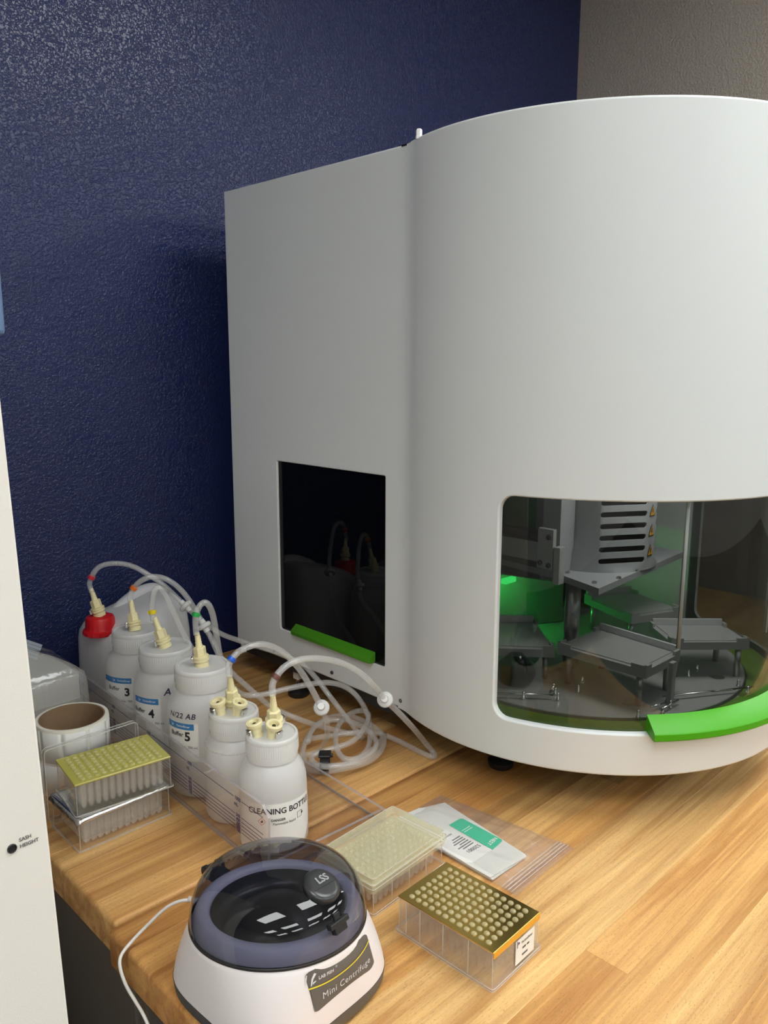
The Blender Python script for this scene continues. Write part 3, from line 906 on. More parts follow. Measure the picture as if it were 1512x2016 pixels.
# waste chute with green light behind it
bm = B()
q = [(1.10, 0.855, 0.122), (1.25, 0.785, 0.122), (1.25, 0.785, 0.195), (1.10, 0.855, 0.230)]
lo = [bm.verts.new(p) for p in q]; hi = [bm.verts.new((p[0] + 0.004, p[1] + 0.012, p[2])) for p in q]
bm.faces.new(lo); bm.faces.new(list(reversed(hi)))
for i in range(4): bm.faces.new((lo[i], hi[i], hi[(i + 1) % 4], lo[(i + 1) % 4]))
W('chute', bm, M['inner'])
W('green_lamp', box(B(), 1.085, 1.115, 0.795, 0.805, 0.222, 0.230), M['glow_green'], label='small green status light')
W('added_fill_bar', box(B(), 1.0, 1.3, 0.55, 0.56, 0.80, 0.806), M['glow_white'])  # added, unseen glowing bars that brighten the dark interior
W('added_fill_bar', box(B(), 0.93, 0.94, 0.60, 0.78, 0.455, 0.460), M['glow_white'])
for nm, loc, col, pw, sz in (('green_light', (1.105, 0.800, 0.212), (0.03, 1.0, 0.12), 0.24, 0.02), ('added_fill_light', (1.12, 0.50, 0.52), (1, 0.97, 0.94), 1.5, 0.15)):  # the neutral second light is added to lift the interior
    ld = bpy.data.lights.new(nm, 'AREA'); ld.energy = pw; ld.color = col; ld.size = sz
    lo_ = link(bpy.data.objects.new(nm, ld)); lo_.location = loc
    if nm == 'green_light': lo_.rotation_euler = (Vector((0.09, 0.02, -0.05))).to_track_quat('-Z', 'Y').to_euler()
    lo_.parent = ma
    lo_.location = Vector(loc) - Vector((DX, DY, 0))

# ================================================================== ACRYLIC TRAY with printed fill marks
TZ = 0.005
TA = R(87.1)
tu = Vector((math.cos(TA), math.sin(TA), 0)); tn = Vector((math.sin(TA), -math.cos(TA), 0))   # along the wall; towards +x
T0 = Vector((0.507, 0.698, 0))
def tw(s, z, o=0.0): return T0 + tu * s + tn * (o - 0.0035) + Vector((0, 0, z))
tray = thing('bottle_tray', 'clear acrylic bottle tray with purple fill marks printed along its tall left wall', 'tray', tuple(T0))
TM = Matrix(((tn.x, tu.x, 0, T0.x), (tn.y, tu.y, 0, T0.y), (0, 0, 1, 0), (0, 0, 0, 1)))   # x: across, y: along
def TB(x0, x1, y0, y1, z0, z1, bev=0.0005): return box(B(), x0, x1, y0, y1, z0, z1, bev, 1, TM)
def two_mat_plate(name, bm, parent, thin_axis_world):
    """sheet faces clear, edges of the sheet tinted"""
    o = obj(name, bm, [M['acrylic'], M['acrylic_edge']], parent, world=True)
    for p in o.data.polygons:
        n = p.normal
        if abs(n.dot(thin_axis_world)) < 0.7: p.material_index = 1
    return o
hw = 0.0880
lw = two_mat_plate('left_wall', prism(B(), [(0.0, 0.0008), (0.672, 0.0008), (0.672, hw), (0.008, hw), (-0.004, hw - 0.012)], -0.0095, -0.006,
     Matrix(((tu.x, 0, tn.x, T0.x), (tu.y, 0, tn.y, T0.y), (0, 1, 0, 0), (0, 0, 0, 1))) @ Matrix.Translation((0, 0, 0.006))), tray, tn)
two_mat_plate('base_plate', TB(0.0005, 0.171, -0.004, 0.445, 0.0008, 0.005), tray, Vector((0, 0, 1)))
two_mat_plate('right_wall', TB(0.171, 0.176, -0.009, 0.445, 0.0008, 0.020), tray, tn)
two_mat_plate('front_wall', TB(0.0005, 0.171, -0.009, -0.004, 0.0008, 0.020), tray, tu)
# printed lines: breaks where the numbers stand
cols = [0.061, 0.180, 0.299, 0.418, 0.537]
bm = B()
def strip(bm, s0, s1, z, h=0.0009):
    vs = [bm.verts.new(tw(s, zz, -0.0003)) for s, zz in ((s0, z), (s1, z), (s1, z + h), (s0, z + h))]
    bm.faces.new(vs)
def broken(z, gap):
    a = 0.006
    for c in cols:
        strip(bm, a, c - gap, z); a = c + gap
    strip(bm, a, 0.65, z)
broken(0.0725, 0.009)
rows = [0.0505, 0.0450, 0.0400, 0.0352, 0.0305]
for z in rows: broken(z, 0.007)
obj('fill_lines', bm, M['print'], tray, world=True)
def wall_text(s, sc, z, size, bold=0.0):
    # read from the left side of the wall: text x runs towards -s? seen from -tn, rising s goes left
    b = text_bm(s, size, 0.0, bold)
    return warp(b, lambda v: tw(sc - v.x, z + v.y, -0.0004))
for c in cols:
    obj('fill_mark', wall_text('1000', c, 0.0728, 0.0068, 0.00022), M['print'], tray, world=True)
    obj('fill_mark', wall_text('mL', c + 0.004, 0.0645, 0.0068, 0.00022), M['print'], tray, world=True)
    for z, s in zip(rows, ('500', '400', '300', '200', '100')):
        obj('fill_mark', wall_text(s, c, z + 0.0003, 0.0062, 0.0002), M['print'], tray, world=True)

# ================================================================== BOTTLES
def coupling(parent, p, d, latch_dir, n=0):
    """open quick-connect socket: cream barrel with a ring mouth and a chrome thumb latch"""
    Mx = align(p, d)
    bm = lathe(B(), [(0.0068, -0.001), (0.0068, 0.006), (0.0078, 0.006), (0.0080, 0.0135), (0.0100, 0.0140), (0.0103, 0.0185), (0.0096, 0.0193), (0.0064, 0.0193), (0.0058, 0.0180), (0.0056, 0.013)], 24, M=Mx)
    f = obj('coupling', bm, M['cream'], parent, world=True, sharp=0.5)
    bm = lathe(B(), [(0.0001, 0.0125), (0.0053, 0.0125)], 20, M=Mx, cap0=False, cap1=False)
    lathe(bm, [(0.0024, 0.010), (0.0024, 0.0165), (0.0014, 0.0172)], 10, M=Mx)
    obj('valve_core', bm, M['black'], f, world=True)
    ld = Vector(latch_dir); ax = Vector(d).normalized(); ld = (ld - ax * ld.dot(ax)).normalized()
    q = Vector(p) + ax * 0.008 + ld * 0.0072
    z = ld; x = ax.cross(z)
    ml = Matrix(((x.x, ax.x, z.x, q.x), (x.y, ax.y, z.y, q.y), (x.z, ax.z, z.z, q.z), (0, 0, 0, 1)))
    obj('latch', box(B(), -0.0048, 0.0048, -0.0055, 0.0045, 0.0, 0.0045, 0.0012, 2, ml), M['chrome'], f, world=True)

def fitting(parent, p, d, latch_dir=None, stem=0.042):
    """cream hose fitting: base, collar, hex nut and barbed stem"""
    Mx = align(p, d)
    bm = lathe(B(), [(0.0098, -0.001), (0.0098, 0.0045), (0.0086, 0.005), (0.0086, 0.0070), (0.0112, 0.0074), (0.0112, 0.0100), (0.0098, 0.0104), (0.0098, 0.0112), (0.0112, 0.0116), (0.0112, 0.0142), (0.0085, 0.0148)], 26, M=Mx)
    f = obj('fitting', bm, M['cream'], parent, world=True, sharp=0.5)
    bm = lathe(B(), [(0.0080, 0.0145), (0.0086, 0.0152), (0.0086, 0.0262), (0.0072, 0.0275)], 6, M=Mx)
    obj('hex_nut', bm, M['cream'], f, world=True)
    pr = [(0.0050, 0.0272)]
    for k in range(4):
        z = 0.0295 + k * 0.0038
        pr += [(0.0050 - k * 0.0003, z), (0.0038 - k * 0.0001, z + 0.0036)]
    pr += [(0.0033, 0.0475)]
    obj('barb', lathe(B(), pr, 18, M=Mx), M['cream'], f, world=True, sharp=0.5)
    if latch_dir:
        ld = Vector(latch_dir); ax = Vector(d).normalized(); ld = (ld - ax * ld.dot(ax)).normalized()
        q = Vector(p) + ax * 0.0095 + ld * 0.0098
        x = ax.cross(ld)
        ml = Matrix(((x.x, ax.x, ld.x, q.x), (x.y, ax.y, ld.y, q.y), (x.z, ax.z, ld.z, q.z), (0, 0, 0, 1)))
        obj('latch', box(B(), -0.0045, 0.0045, -0.0045, 0.0045, 0.0, 0.004, 0.0014, 2, ml), M['chrome'], f, world=True)
    return f

def bottle(name, label, c, r, rc, h, level, group=None, rb=None):
    rb = rb or r
    t = thing(name, label, 'bottle', (c[0], c[1], TZ), 0, group)
    hz = h - TZ
    capz = hz - 0.032
    prof = [(rb * 0.30, 0.003), (rb * 0.86, 0.0), (rb * 0.95, 0.0015), (rb, 0.007), (r, capz - 0.034), (r * 0.985, capz - 0.024), (r * 0.93, capz - 0.014), (r * 0.84, capz - 0.0065),
            (rc * 0.98, capz - 0.002), (rc * 0.93, capz), (rc * 0.93, hz - 0.006)]
    obj('body', lathe(B(), prof, 56, cap1=False), M['hdpe'], t, smooth=True)
    k = 0.94
    pl = [(rb * 0.8, 0.0035), (rb * 0.965, 0.008), (r * 0.965, level - 0.0005), (r * 0.955, level)]
    if level > capz - 0.03: pl[2] = (r * 0.965, capz - 0.034); pl[3] = (r * 0.93, level)
    obj('liquid', lathe(B(), pl, 48), M['liquid'], t, smooth=False, sharp=0.6)
    # cap: knurled skirt, two rings, dished top
    nk = 72
    kn = lambda a, z: 1.0 + (0.009 if int(round(a / (2 * PI) * nk * 2)) % 2 else -0.006)
    bm = B()
    lathe(bm, [(rc * 0.985, capz + 0.0015), (rc * 1.0, capz + 0.003), (rc * 1.0, capz + 0.0105)], nk * 2, cap0=False, cap1=False)
    lathe(bm, [(rc * 1.015, capz + 0.0105), (rc * 1.02, capz + 0.012), (rc * 1.01, capz + 0.0255)], nk * 2, cap0=False, cap1=False, fn=kn)
    lathe(bm, [(rc * 1.0, capz + 0.0255), (rc * 1.015, capz + 0.0275), (rc * 1.0, capz + 0.0305), (rc * 0.965, capz + 0.032), (rc * 0.90, capz + 0.0318), (rc * 0.88, capz + 0.0295)], nk * 2, cap0=False)
    obj('cap', bm, M['cap'], t, sharp=0.7)
    return t

def on_cyl(t, r, off=0.0004):
    lx, ly = t.location.x, t.location.y
    def f(a, z, o=off): return Vector((lx + (r + o) * math.cos(a), ly + (r + o) * math.sin(a), z))
    return f
def cyl_text(t, parent, r, s, a_deg, z, size, mat, bold=0.0, off=0.0008, fit=None, nm='lettering', slant=0.0, space=1.0, f=None):
    f = f or on_cyl(t, r)
    b = text_bm(s, size, 0.0, bold, space=space)
    if fit:
        xs = [v.co.x for v in b.verts]; k = fit / (max(xs) - min(xs))
        for v in b.verts: v.co.x *= k; v.co.y *= 1.0
    warp(b, lambda v: f(R(a_deg) + (v.x + slant * v.y) / r, z + v.y + 0.0, off))
    return obj(nm, b, mat, parent, world=True)

def buffer_label(t, r, a0, a1, z0, z1, num, aw, an, zt, zn, band, tb, extra):
    D = 0.0058
    z0, z1, zt, zn = z0 - D, z1 - D, zt - D, zn - D
    band = (band[0], band[1], band[2] - D, band[3] - D); extra = (extra[0], extra[1] - D)
    f = on_cyl(t, r)
    bm = grid_patch(B(), lambda a, z: f(R(a), z, 0.0004), a0, a1, z0, z1, 24, 1)
    lb = obj('paper_label', bm, M['labelwhite'], t, world=True, smooth=True)
    bm = grid_patch(B(), lambda a, z: f(R(a), z, 0.0006), band[0], band[1], band[2], band[3], 16, 1)
    obj('blue_band', bm, M['labelblue'], lb, world=True, smooth=True)
    # arrow mark and maker's name, white on the band
    am = R(tb[0]); zm = (band[2] + band[3]) / 2
    bm = B()
    for q in ([(-0.0030, 0.0026), (-0.0023, 0.0026), (-0.0023, -0.0026), (-0.0030, -0.0026)], [(-0.0016, 0.0020), (0.0012, 0.0003), (0.0012, -0.0003), (-0.0016, -0.0020), (-0.0012, -0.0008), (-0.0002, 0.0), (-0.0012, 0.0008)]):
        bm.faces.new([bm.verts.new(f(am + x / r, zm + y, 0.0008)) for x, y in q])
    obj('logo', bm, M['white'], lb, world=True)
    cyl_text(t, lb, r, 'PerkinElmer', tb[1], zm, 0.0042, M['white'], 0.00004)
    cyl_text(t, lb, r, 'Buffer', aw, zt, 0.0090, M['ink'], 0.0001)
    cyl_text(t, lb, r, num, an, zn, 0.0175, M['ink'], 0.0006)
    cyl_text(t, lb, r, 'Vol.: 700 mL', extra[0], extra[1], 0.0048, M['ink'])
    return lb

b3 = bottle('buffer_bottle', 'milky plastic bottle labelled Buffer 3, rearmost of the three big bottles, orange-banded hose', (0.5802, 1.1413), 0.0497, 0.0356, 0.1790, 0.111, 'large buffer bottles in the tray')
b4 = bottle('buffer_bottle', 'milky plastic bottle labelled 4, middle of the three big bottles, yellow-banded hose', (0.5742, 1.0380), 0.0497, 0.0380, 0.1795, 0.104, 'large buffer bottles in the tray')
b5 = bottle('buffer_bottle', 'milky plastic bottle labelled Buffer 5 with a handwritten date, green-banded hose', (0.5690, 0.9300), 0.0497, 0.0372, 0.1815, 0.107, 'large buffer bottles in the tray')
sA = bottle('cleaning_bottle', 'smaller milky bottle between Buffer 5 and the front bottle, blue-banded hose on its cap', (0.5570, 0.8375), 0.0400, 0.0318, 0.1475, 0.098, 'small bottles in the tray')
sF = bottle('cleaning_bottle', 'frontmost milky bottle with a white CLEANING BOTTLE label, brown-banded hose', (0.5530, 0.7500), 0.0418, 0.0318, 0.1480, 0.090, 'small bottles in the tray', 0.0430)
buffer_label(b3, 0.0497, -190, -122, 0.066, 0.122, '3', -163, -136.5, 0.1035, 0.0985, (-188, -128, 0.1125, 0.1215), (-160, -142), (-134, 0.084))
buffer_label(b4, 0.0497, -186, -131, 0.066, 0.122, '4', -172, -147.5, 0.101, 0.0980, (-184, -134.5, 0.1125, 0.1215), (-170, -151), (-140, 0.084))
buffer_label(b5, 0.0497, -190, -131, 0.066, 0.121, '5', -168, -148.5, 0.104, 0.1015, (-189, -137.5, 0.1115, 0.1205), (-176, -156), (-146, 0.0865))
cyl_text(b5, b5, 0.0497, 'N/22 AB', -158, 0.1250, 0.0108, M['inkpurple'], 0.0002, nm='handwriting', slant=0.25, space=1.1)
cyl_text(b4, b4, 0.0497, 'A', -118.5, 0.1255, 0.0150, M['inkpurple'], 0.0003, nm='handwriting', slant=0.2)
# cleaning label
_f = on_cyl(sF, 0.0)
def fF(a, z, o):
    rz_ = 0.0430 + (0.0418 - 0.0430) * min(1, max(0, (z - TZ - 0.007) / 0.064))
    return _f(a, z, rz_ + o)
def lab(k, z):
    a1 = -47 if z > 0.036 else -47 - (0.036 - z) / 0.022 * 22
    return fF(R(-196 + (a1 + 196) * k), z, 0.0005)
bm = grid_patch(B(), lab, 0, 1, 0.012, 0.0745, 36, 14)
lb = obj('paper_label', bm, M['labelwhite'], sF, world=True, smooth=True)
cyl_text(sF, lb, 0.0430, 'CLEANING BOTTLE', -112, 0.0650, 0.0102, M['ink'], 0.00018, 0.0009, fit=0.087, f=fF)
cyl_text(sF, lb, 0.0430, 'DANGER', -119, 0.0538, 0.0044, M['ink'], 0.00010, 0.0009, f=fF)
cyl_text(sF, lb, 0.0430, 'Flammable liquid', -108.5, 0.0490, 0.0044, M['ink'], 0.0, 0.0009, f=fF)
bm = B()
for k in range(4):
    cs = [(0, 0.0052), (0.0052, 0), (0, -0.0052), (-0.0052, 0)]
    a, b_ = cs[k], cs[(k + 1) % 4]
    q = [a, b_, (b_[0] * 0.86, b_[1] * 0.86), (a[0] * 0.86, a[1] * 0.86)]
    bm.faces.new([bm.verts.new(fF(R(-146) + x / 0.043, 0.0525 + y, 0.0009)) for x, y in q])
obj('hazard_diamond', bm, M['red'], lb, world=True)
bm = B()
fl = [(0, 0.0026), (0.0008, 0.0010), (0.0015, 0.0012), (0.0017, -0.0006), (0.0008, -0.0017), (-0.0008, -0.0017), (-0.0017, -0.0004), (-0.0010, 0.0006), (-0.0006, 0.0000)]
bm.faces.new([bm.verts.new(fF(R(-146) + x / 0.043, 0.0525 + y, 0.0009)) for x, y in fl])
obj('flame_mark', bm, M['ink'], lb, world=True)
bm = B()
ol = [(-0.0042, -0.004), (0.0026, -0.004), (0.0042, -0.001), (0.0042, 0.004), (-0.0042, 0.004)]
for k in range(5):
    a, b_ = ol[k], ol[(k + 1) % 5]
    q = [a, b_, (b_[0] * 0.9, b_[1] * 0.9), (a[0] * 0.9, a[1] * 0.9)]
    bm.faces.new([bm.verts.new(fF(R(-80) + x / 0.043, 0.0530 + y, 0.0009)) for x, y in q])
bm.faces.new([bm.verts.new(fF(R(-80) + x / 0.043, 0.0530 + y, 0.0009)) for x, y in [(0.0030, 0.0020), (0.0054, 0.0020), (0.0054, -0.0006), (0.0030, -0.0014)]])
obj('bottle_mark', bm, M['ink'], lb, world=True)

# ================================================================== CANISTER
can = thing('canister', 'milky plastic canister with a red screw cap and moulded handle, behind the bottles', 'canister', (0.640, 1.262, 0.0))
def can_ring(z, ins, n=64, e=5.0):
    out = []
    hx, hy = 0.085 - ins, 0.069 - ins
    for i in range(n):
        a = 2 * PI * i / n
        c_, s_ = math.cos(a), math.sin(a)
        k = (abs(c_) ** e + abs(s_) ** e) ** (-1 / e)
        x, y = hx * c_ * k, hy * s_ * k
        zz = z
        if z > 0.12: zz = z + (x + 0.085) * 0.30 * (z - 0.12) / 0.045
        out.append((x, y, zz))
    return out
bm = B()
L = loops(bm, [can_ring(0.0, 0.010), can_ring(0.003, 0.003), can_ring(0.010, 0.0), can_ring(0.05, 0.0), can_ring(0.10, 0.001), can_ring(0.125, 0.0015), can_ring(0.139, 0.004), can_ring(0.149, 0.010), can_ring(0.155, 0.019), can_ring(0.158, 0.030), can_ring(0.159, 0.045), can_ring(0.159, 0.060)])
bm.faces.new(L[-1]); bm.faces.new(list(reversed(L[0])))
obj('body', bm, M['hdpe_can'], can, smooth=True)
bm = tube(B(), relax(catmull([(-0.030, 0.022, 0.150), (-0.018, 0.024, 0.166), (0.004, 0.026, 0.179), (0.030, 0.028, 0.189), (0.056, 0.028, 0.190), (0.072, 0.026, 0.176), (0.076, 0.024, 0.150)], 6), 2), 0.0120, 16)
obj('handle', bm, M['hdpe_can'], can, smooth=True)
cp = Vector((-0.070, -0.020, 0.149))
nk = 18
cc = lambda a, z: 1.0 + 0.02 * (1 if math.cos(a * nk) > 0.2 else -0.4) if z < 0.026 else 1.0
bm = lathe(B(), [(0.0265, 0.0), (0.0285, 0.0015), (0.0285, 0.007), (0.0250, 0.0095), (0.0238, 0.013), (0.0232, 0.026), (0.0215, 0.0295), (0.018, 0.031)], 72, c=cp, fn=cc)
capo = obj('cap', bm, M['red'], can, sharp=0.6, label='red screw cap')
ctop = Vector(can.location) + cp + Vector((0, 0, 0.031))

# ================================================================== HOSES
HOSE = {}
HOSE['t1'] = [(0.5612, 1.2469, 0.2204), (0.56, 1.2516, 0.2336), (0.5637, 1.2506, 0.2443), (0.5714, 1.2466, 0.2583), (0.5853, 1.2417, 0.2645), (0.6039, 1.2305, 0.265), (0.6218, 1.2184, 0.2589), (0.6395, 1.2046, 0.2451), (0.6579, 1.1887, 0.2271), (0.6756, 1.172, 0.2022), (0.6831, 1.1612, 0.1896), (0.6934, 1.1471, 0.1745), (0.7063, 1.1297, 0.1568), (0.7199, 1.1054, 0.1434), (0.7399, 1.0757, 0.1334), (0.757, 1.0495, 0.1261), (0.7737, 1.0095, 0.1199), (0.7886, 0.9689, 0.1043), (0.7979, 0.9112, 0.0579), (0.8188, 0.8861, 0.016), (0.8177, 0.8683, 0.006)]
HOSE['t2'] = [(0.5808, 1.1535, 0.2157), (0.5821, 1.1559, 0.23), (0.5875, 1.1534, 0.2411), (0.5976, 1.1465, 0.253), (0.6134, 1.1394, 0.2581), (0.6299, 1.1292, 0.2536), (0.6452, 1.1176, 0.2395), (0.6571, 1.1081, 0.2196), (0.6671, 1.0989, 0.1948), (0.6727, 1.0881, 0.1746), (0.678, 1.0781, 0.156), (0.6785, 1.0666, 0.1416), (0.6758, 1.0431, 0.1255), (0.6794, 1.021, 0.1103), (0.6838, 0.9989, 0.0993), (0.6905, 0.9739, 0.0856), (0.6963, 0.9507, 0.0743), (0.7078, 0.9366, 0.0644), (0.7357, 0.912, 0.0476), (0.7808, 0.9193, 0.02), (0.8097, 0.9005, 0.008), (0.8222, 0.8839, 0.006)]
HOSE['t3'] = [(0.5629, 1.0492, 0.2173), (0.5634, 1.052, 0.2299), (0.5653, 1.0539, 0.2447), (0.5686, 1.0541, 0.258), (0.5748, 1.0526, 0.2649), (0.581, 1.0493, 0.2589), (0.5885, 1.0437, 0.2381), (0.5958, 1.0366, 0.2104), (0.6036, 1.03, 0.1862), (0.611, 1.025, 0.1672), (0.6217, 1.0237, 0.1469), (0.6367, 1.0165, 0.1202), (0.6391, 1.0171, 0.1028)]
HOSE['t4'] = [(0.5638, 0.9323, 0.224), (0.5648, 0.9353, 0.2392), (0.5668, 0.9364, 0.2516), (0.5728, 0.9362, 0.2627), (0.5806, 0.9354, 0.2664), (0.587, 0.9331, 0.2596), (0.594, 0.9361, 0.2419), (0.5992, 0.9391, 0.2176), (0.6044, 0.9432, 0.1963), (0.6099, 0.9475, 0.1785), (0.6226, 0.9565, 0.1493), (0.6342, 0.9517, 0.1196), (0.6573, 0.9532, 0.1011), (0.6822, 0.9424, 0.0985), (0.7138, 0.9332, 0.1002), (0.7547, 0.9216, 0.1), (0.7901, 0.9141, 0.0945), (0.8186, 0.9037, 0.0799), (0.8339, 0.8902, 0.0577), (0.8423, 0.8813, 0.03), (0.8174, 0.8506, 0.02), (0.7858, 0.8256, 0.012), (0.7496, 0.8227, 0.008), (0.7199, 0.8346, 0.008), (0.7021, 0.8542, 0.008), (0.7, 0.8716, 0.012), (0.7207, 0.8969, 0.016), (0.7591, 0.9261, 0.018), (0.7989, 0.9442, 0.018), (0.8283, 0.9398, 0.018), (0.8455, 0.915, 0.017), (0.8455, 0.8728, 0.016), (0.8333, 0.8371, 0.015), (0.8031, 0.81, 0.014), (0.7644, 0.7965, 0.014), (0.7316, 0.803, 0.014), (0.7063, 0.8247, 0.008), (0.6932, 0.847, 0.006), (0.6925, 0.8625, 0.006)]
HOSE['t5'] = [(0.5526, 0.8376, 0.1939), (0.5533, 0.8402, 0.2068), (0.5583, 0.8403, 0.2151), (0.5688, 0.8392, 0.2231), (0.5835, 0.837, 0.2268), (0.6014, 0.8336, 0.2267), (0.6215, 0.8328, 0.2176), (0.6411, 0.8309, 0.2015), (0.6598, 0.8273, 0.1769), (0.6761, 0.8256, 0.1489), (0.6872, 0.8227, 0.1253), (0.693, 0.8209, 0.1126), (0.701, 0.8228, 0.0948), (0.7135, 0.8332, 0.0716), (0.7291, 0.8529, 0.0411), (0.7356, 0.8762, 0.014), (0.7227, 0.8825, 0.008), (0.7121, 0.8939, 0.006)]
HOSE['t6'] = [(0.5532, 0.7466, 0.1951), (0.5549, 0.7495, 0.2069), (0.561, 0.7501, 0.2161), (0.573, 0.7503, 0.2245), (0.591, 0.7508, 0.2281), (0.614, 0.749, 0.2265), (0.6422, 0.7475, 0.218), (0.6704, 0.7447, 0.2043), (0.697, 0.7419, 0.1843), (0.7206, 0.7409, 0.1597), (0.7549, 0.7556, 0.1263), (0.7833, 0.7559, 0.0973), (0.8166, 0.7564, 0.0609), (0.8538, 0.762, 0.0192), (0.8602, 0.7529, 0.006), (0.8509, 0.7508, 0.006), (0.8498, 0.7792, 0.006), (0.8509, 0.8206, 0.007), (0.841, 0.8506, 0.012), (0.8129, 0.8621, 0.021), (0.7799, 0.8792, 0.022), (0.7529, 0.9025, 0.018), (0.7424, 0.9211, 0.01)]
HOSE['t7'] = [(0.7312, 0.8998, 0.018), (0.7638, 0.9241, 0.024), (0.7965, 0.9224, 0.026), (0.8174, 0.8967, 0.026), (0.8159, 0.8571, 0.026), (0.8009, 0.8211, 0.025), (0.7721, 0.797, 0.024), (0.7382, 0.7938, 0.023), (0.7104, 0.8069, 0.022), (0.6946, 0.8277, 0.02), (0.6983, 0.8529, 0.022), (0.7226, 0.849, 0.026), (0.7645, 0.8389, 0.028), (0.8067, 0.8544, 0.03), (0.8492, 0.8873, 0.032), (0.8435, 0.9127, 0.03), (0.8012, 0.9005, 0.03), (0.7588, 0.8672, 0.03), (0.7303, 0.8259, 0.026), (0.7357, 0.8075, 0.022), (0.7624, 0.8031, 0.022), (0.8008, 0.8165, 0.02), (0.8438, 0.8454, 0.012)]
def hose(name, label, pts, band=None, valve=None, r=0.0043, vface=0.0, group='clear hoses from the bottle caps'):
    P = relax(catmull(pts, 6), 2)
    t = thing(name, label, 'hose', tuple(P[0]), 0, group)
    obj('tubing', tube(B(), P, r, 12), M['hose'], t, world=True, smooth=True)
    def at(p):
        i = min(range(1, len(P) - 1), key=lambda k: (P[k] - Vector(p)).length)
        return P[i], (P[i + 1] - P[i - 1]).normalized()
    if band:
        p, d = at(band[0])
        bm = lathe(B(), [(r + 0.0002, -0.003), (r + 0.0012, -0.0027), (r + 0.0014, 0), (r + 0.0012, 0.0027), (r + 0.0002, 0.003)], 20, M=align(p, d))
        cbox(bm, (r + 0.0012, 0, -0.0018), 0.0018, 0.003, 0.0036, 0.0, 1, align(p, d))
        obj('colour_band', bm, band[1], t, world=True, smooth=False, label=band[2])
    if valve:
        p, d = at(valve)
        v = (Vector((0, 0, CAM_H)) - p).normalized()
        ax = (d * (1 - vface) - v * vface).normalized()
        bm = lathe(B(), [(0.0048, -0.011), (0.0056, -0.0045), (0.0086, -0.0042), (0.0106, -0.0030), (0.0115, -0.0012), (0.0115, 0.0012), (0.0106, 0.0030), (0.0084, 0.0042), (0.0056, 0.0045), (0.0048, 0.011)], 32, M=align(p, ax))
        obj('check_valve', bm, M['valve'], t, world=True, sharp=0.5, label='white check valve')
    return t, P
def band_mat(n, c): return plain(n, c, 0.35)
BM = {'red': band_mat('red_band', (0.60, 0.02, 0.04)), 'orange': band_mat('orange_band', (0.80, 0.16, 0.01)), 'yellow': band_mat('yellow_band', (0.80, 0.62, 0.01)),
      'green': band_mat('green_band', (0.01, 0.34, 0.06)), 'blue': band_mat('blue_band', (0.01, 0.10, 0.55)), 'brown': band_mat('brown_band', (0.12, 0.04, 0.03))}
V1 = HOSE['t1'][10]; V2 = HOSE['t2'][9]; V5 = HOSE['t5'][11]; V6 = HOSE['t6'][10]
hose('hose', 'clear hose with a red band rising from the red canister cap', HOSE['t1'], (HOSE['t1'][2], BM['red'], 'red band'), V1)
hose('hose', 'clear hose with an orange band arching from bottle 3', HOSE['t2'], (HOSE['t2'][2], BM['orange'], 'orange band'), V2)
hose('hose', 'clear hose with a yellow band looping over bottle 4', HOSE['t3'], (HOSE['t3'][1], BM['yellow'], 'yellow band'), None)
hose('hose', 'clear hose with a green band from bottle 5, ending in the coil on the table', HOSE['t4'], (HOSE['t4'][2], BM['green'], 'green band'), None)
hose('hose', 'clear hose with a blue band and a round white valve', HOSE['t5'], (HOSE['t5'][2], BM['blue'], 'blue band'), V5, vface=0.75)
hose('hose', 'clear hose with a brown band, longest front arch with a round white valve', HOSE['t6'], (HOSE['t6'][2], BM['brown'], 'brown band'), V6, vface=0.75)
hose('hose', 'short clear loop of hose lying inside the coil, under the black strap', HOSE['t7'])
# fittings: axis from the cap towards the hose start
def fit_to(parent, base, hz, key, latch=None):
    p = Vector((base[0], base[1], hz)); q = Vector(HOSE[key][1])
    fitting(parent, p, q - p, latch)
LD = (-0.80, 0.45, 0)
fit_to(can, (ctop.x, ctop.y), ctop.z, 't1', LD)
fit_to(b3, (0.5802, 1.1413), 0.1766, 't2', LD)
fit_to(b4, (0.5742, 1.0380), 0.1771, 't3', LD)
fit_to(b5, (0.5690, 0.9300), 0.1791, 't4', (-0.75, 0.65, 0))
fit_to(sA, (0.5650, 0.8500), 0.1451, 't5', None)
fit_to(sF, (0.5640, 0.7590), 0.1456, 't6', (0.8, -0.2, 0))
coupling(sA, (0.5410, 0.8430, 0.1451), (-0.22, 0.05, 1), (-1.0, 0.1, -0.2))
coupling(sA, (0.5545, 0.8260, 0.1451), (0.10, -0.25, 1), (0.35, -0.9, 0))
coupling(sF, (0.5370, 0.7575, 0.1456), (-0.22, 0.08, 1), (-1.0, 0.15, -0.2))
coupling(sF, (0.5480, 0.7420, 0.1456), (-0.02, -0.25, 1), (0.25, -0.95, 0))
# black strap round the coil
st = thing('strap', 'black hook and loop strap tying the hose coil on the table', 'strap', (0.7075, 0.832, 0))
Ms = Matrix.Translation((0.7125, 0.838, 0.0135)) @ Matrix.Rotation(R(45), 4, 'Z')
bm = B()
q = [(0.025 * math.cos(2 * PI * i / 24) * 0.72, 0.0125 * math.sin(2 * PI * i / 24)) for i in range(24)]
a_, b_ = [], []
loops(bm, [[Ms @ Vector((x * s, -0.0065, z * s)) for x, z in q] for s in (1.0,)] + [[Ms @ Vector((x, 0.0065, z)) for x, z in q]] + [[Ms @ Vector((x * 0.92, 0.0065, z * 0.86)) for x, z in q]] + [[Ms @ Vector((x * 0.92, -0.0065, z * 0.86)) for x, z in q]] + [[Ms @ Vector((x, -0.0065, z)) for x, z in q]])
bmesh.ops.recalc_face_normals(bm, faces=bm.faces[:])
obj('band', bm, M['black'], st, world=True, smooth=False)
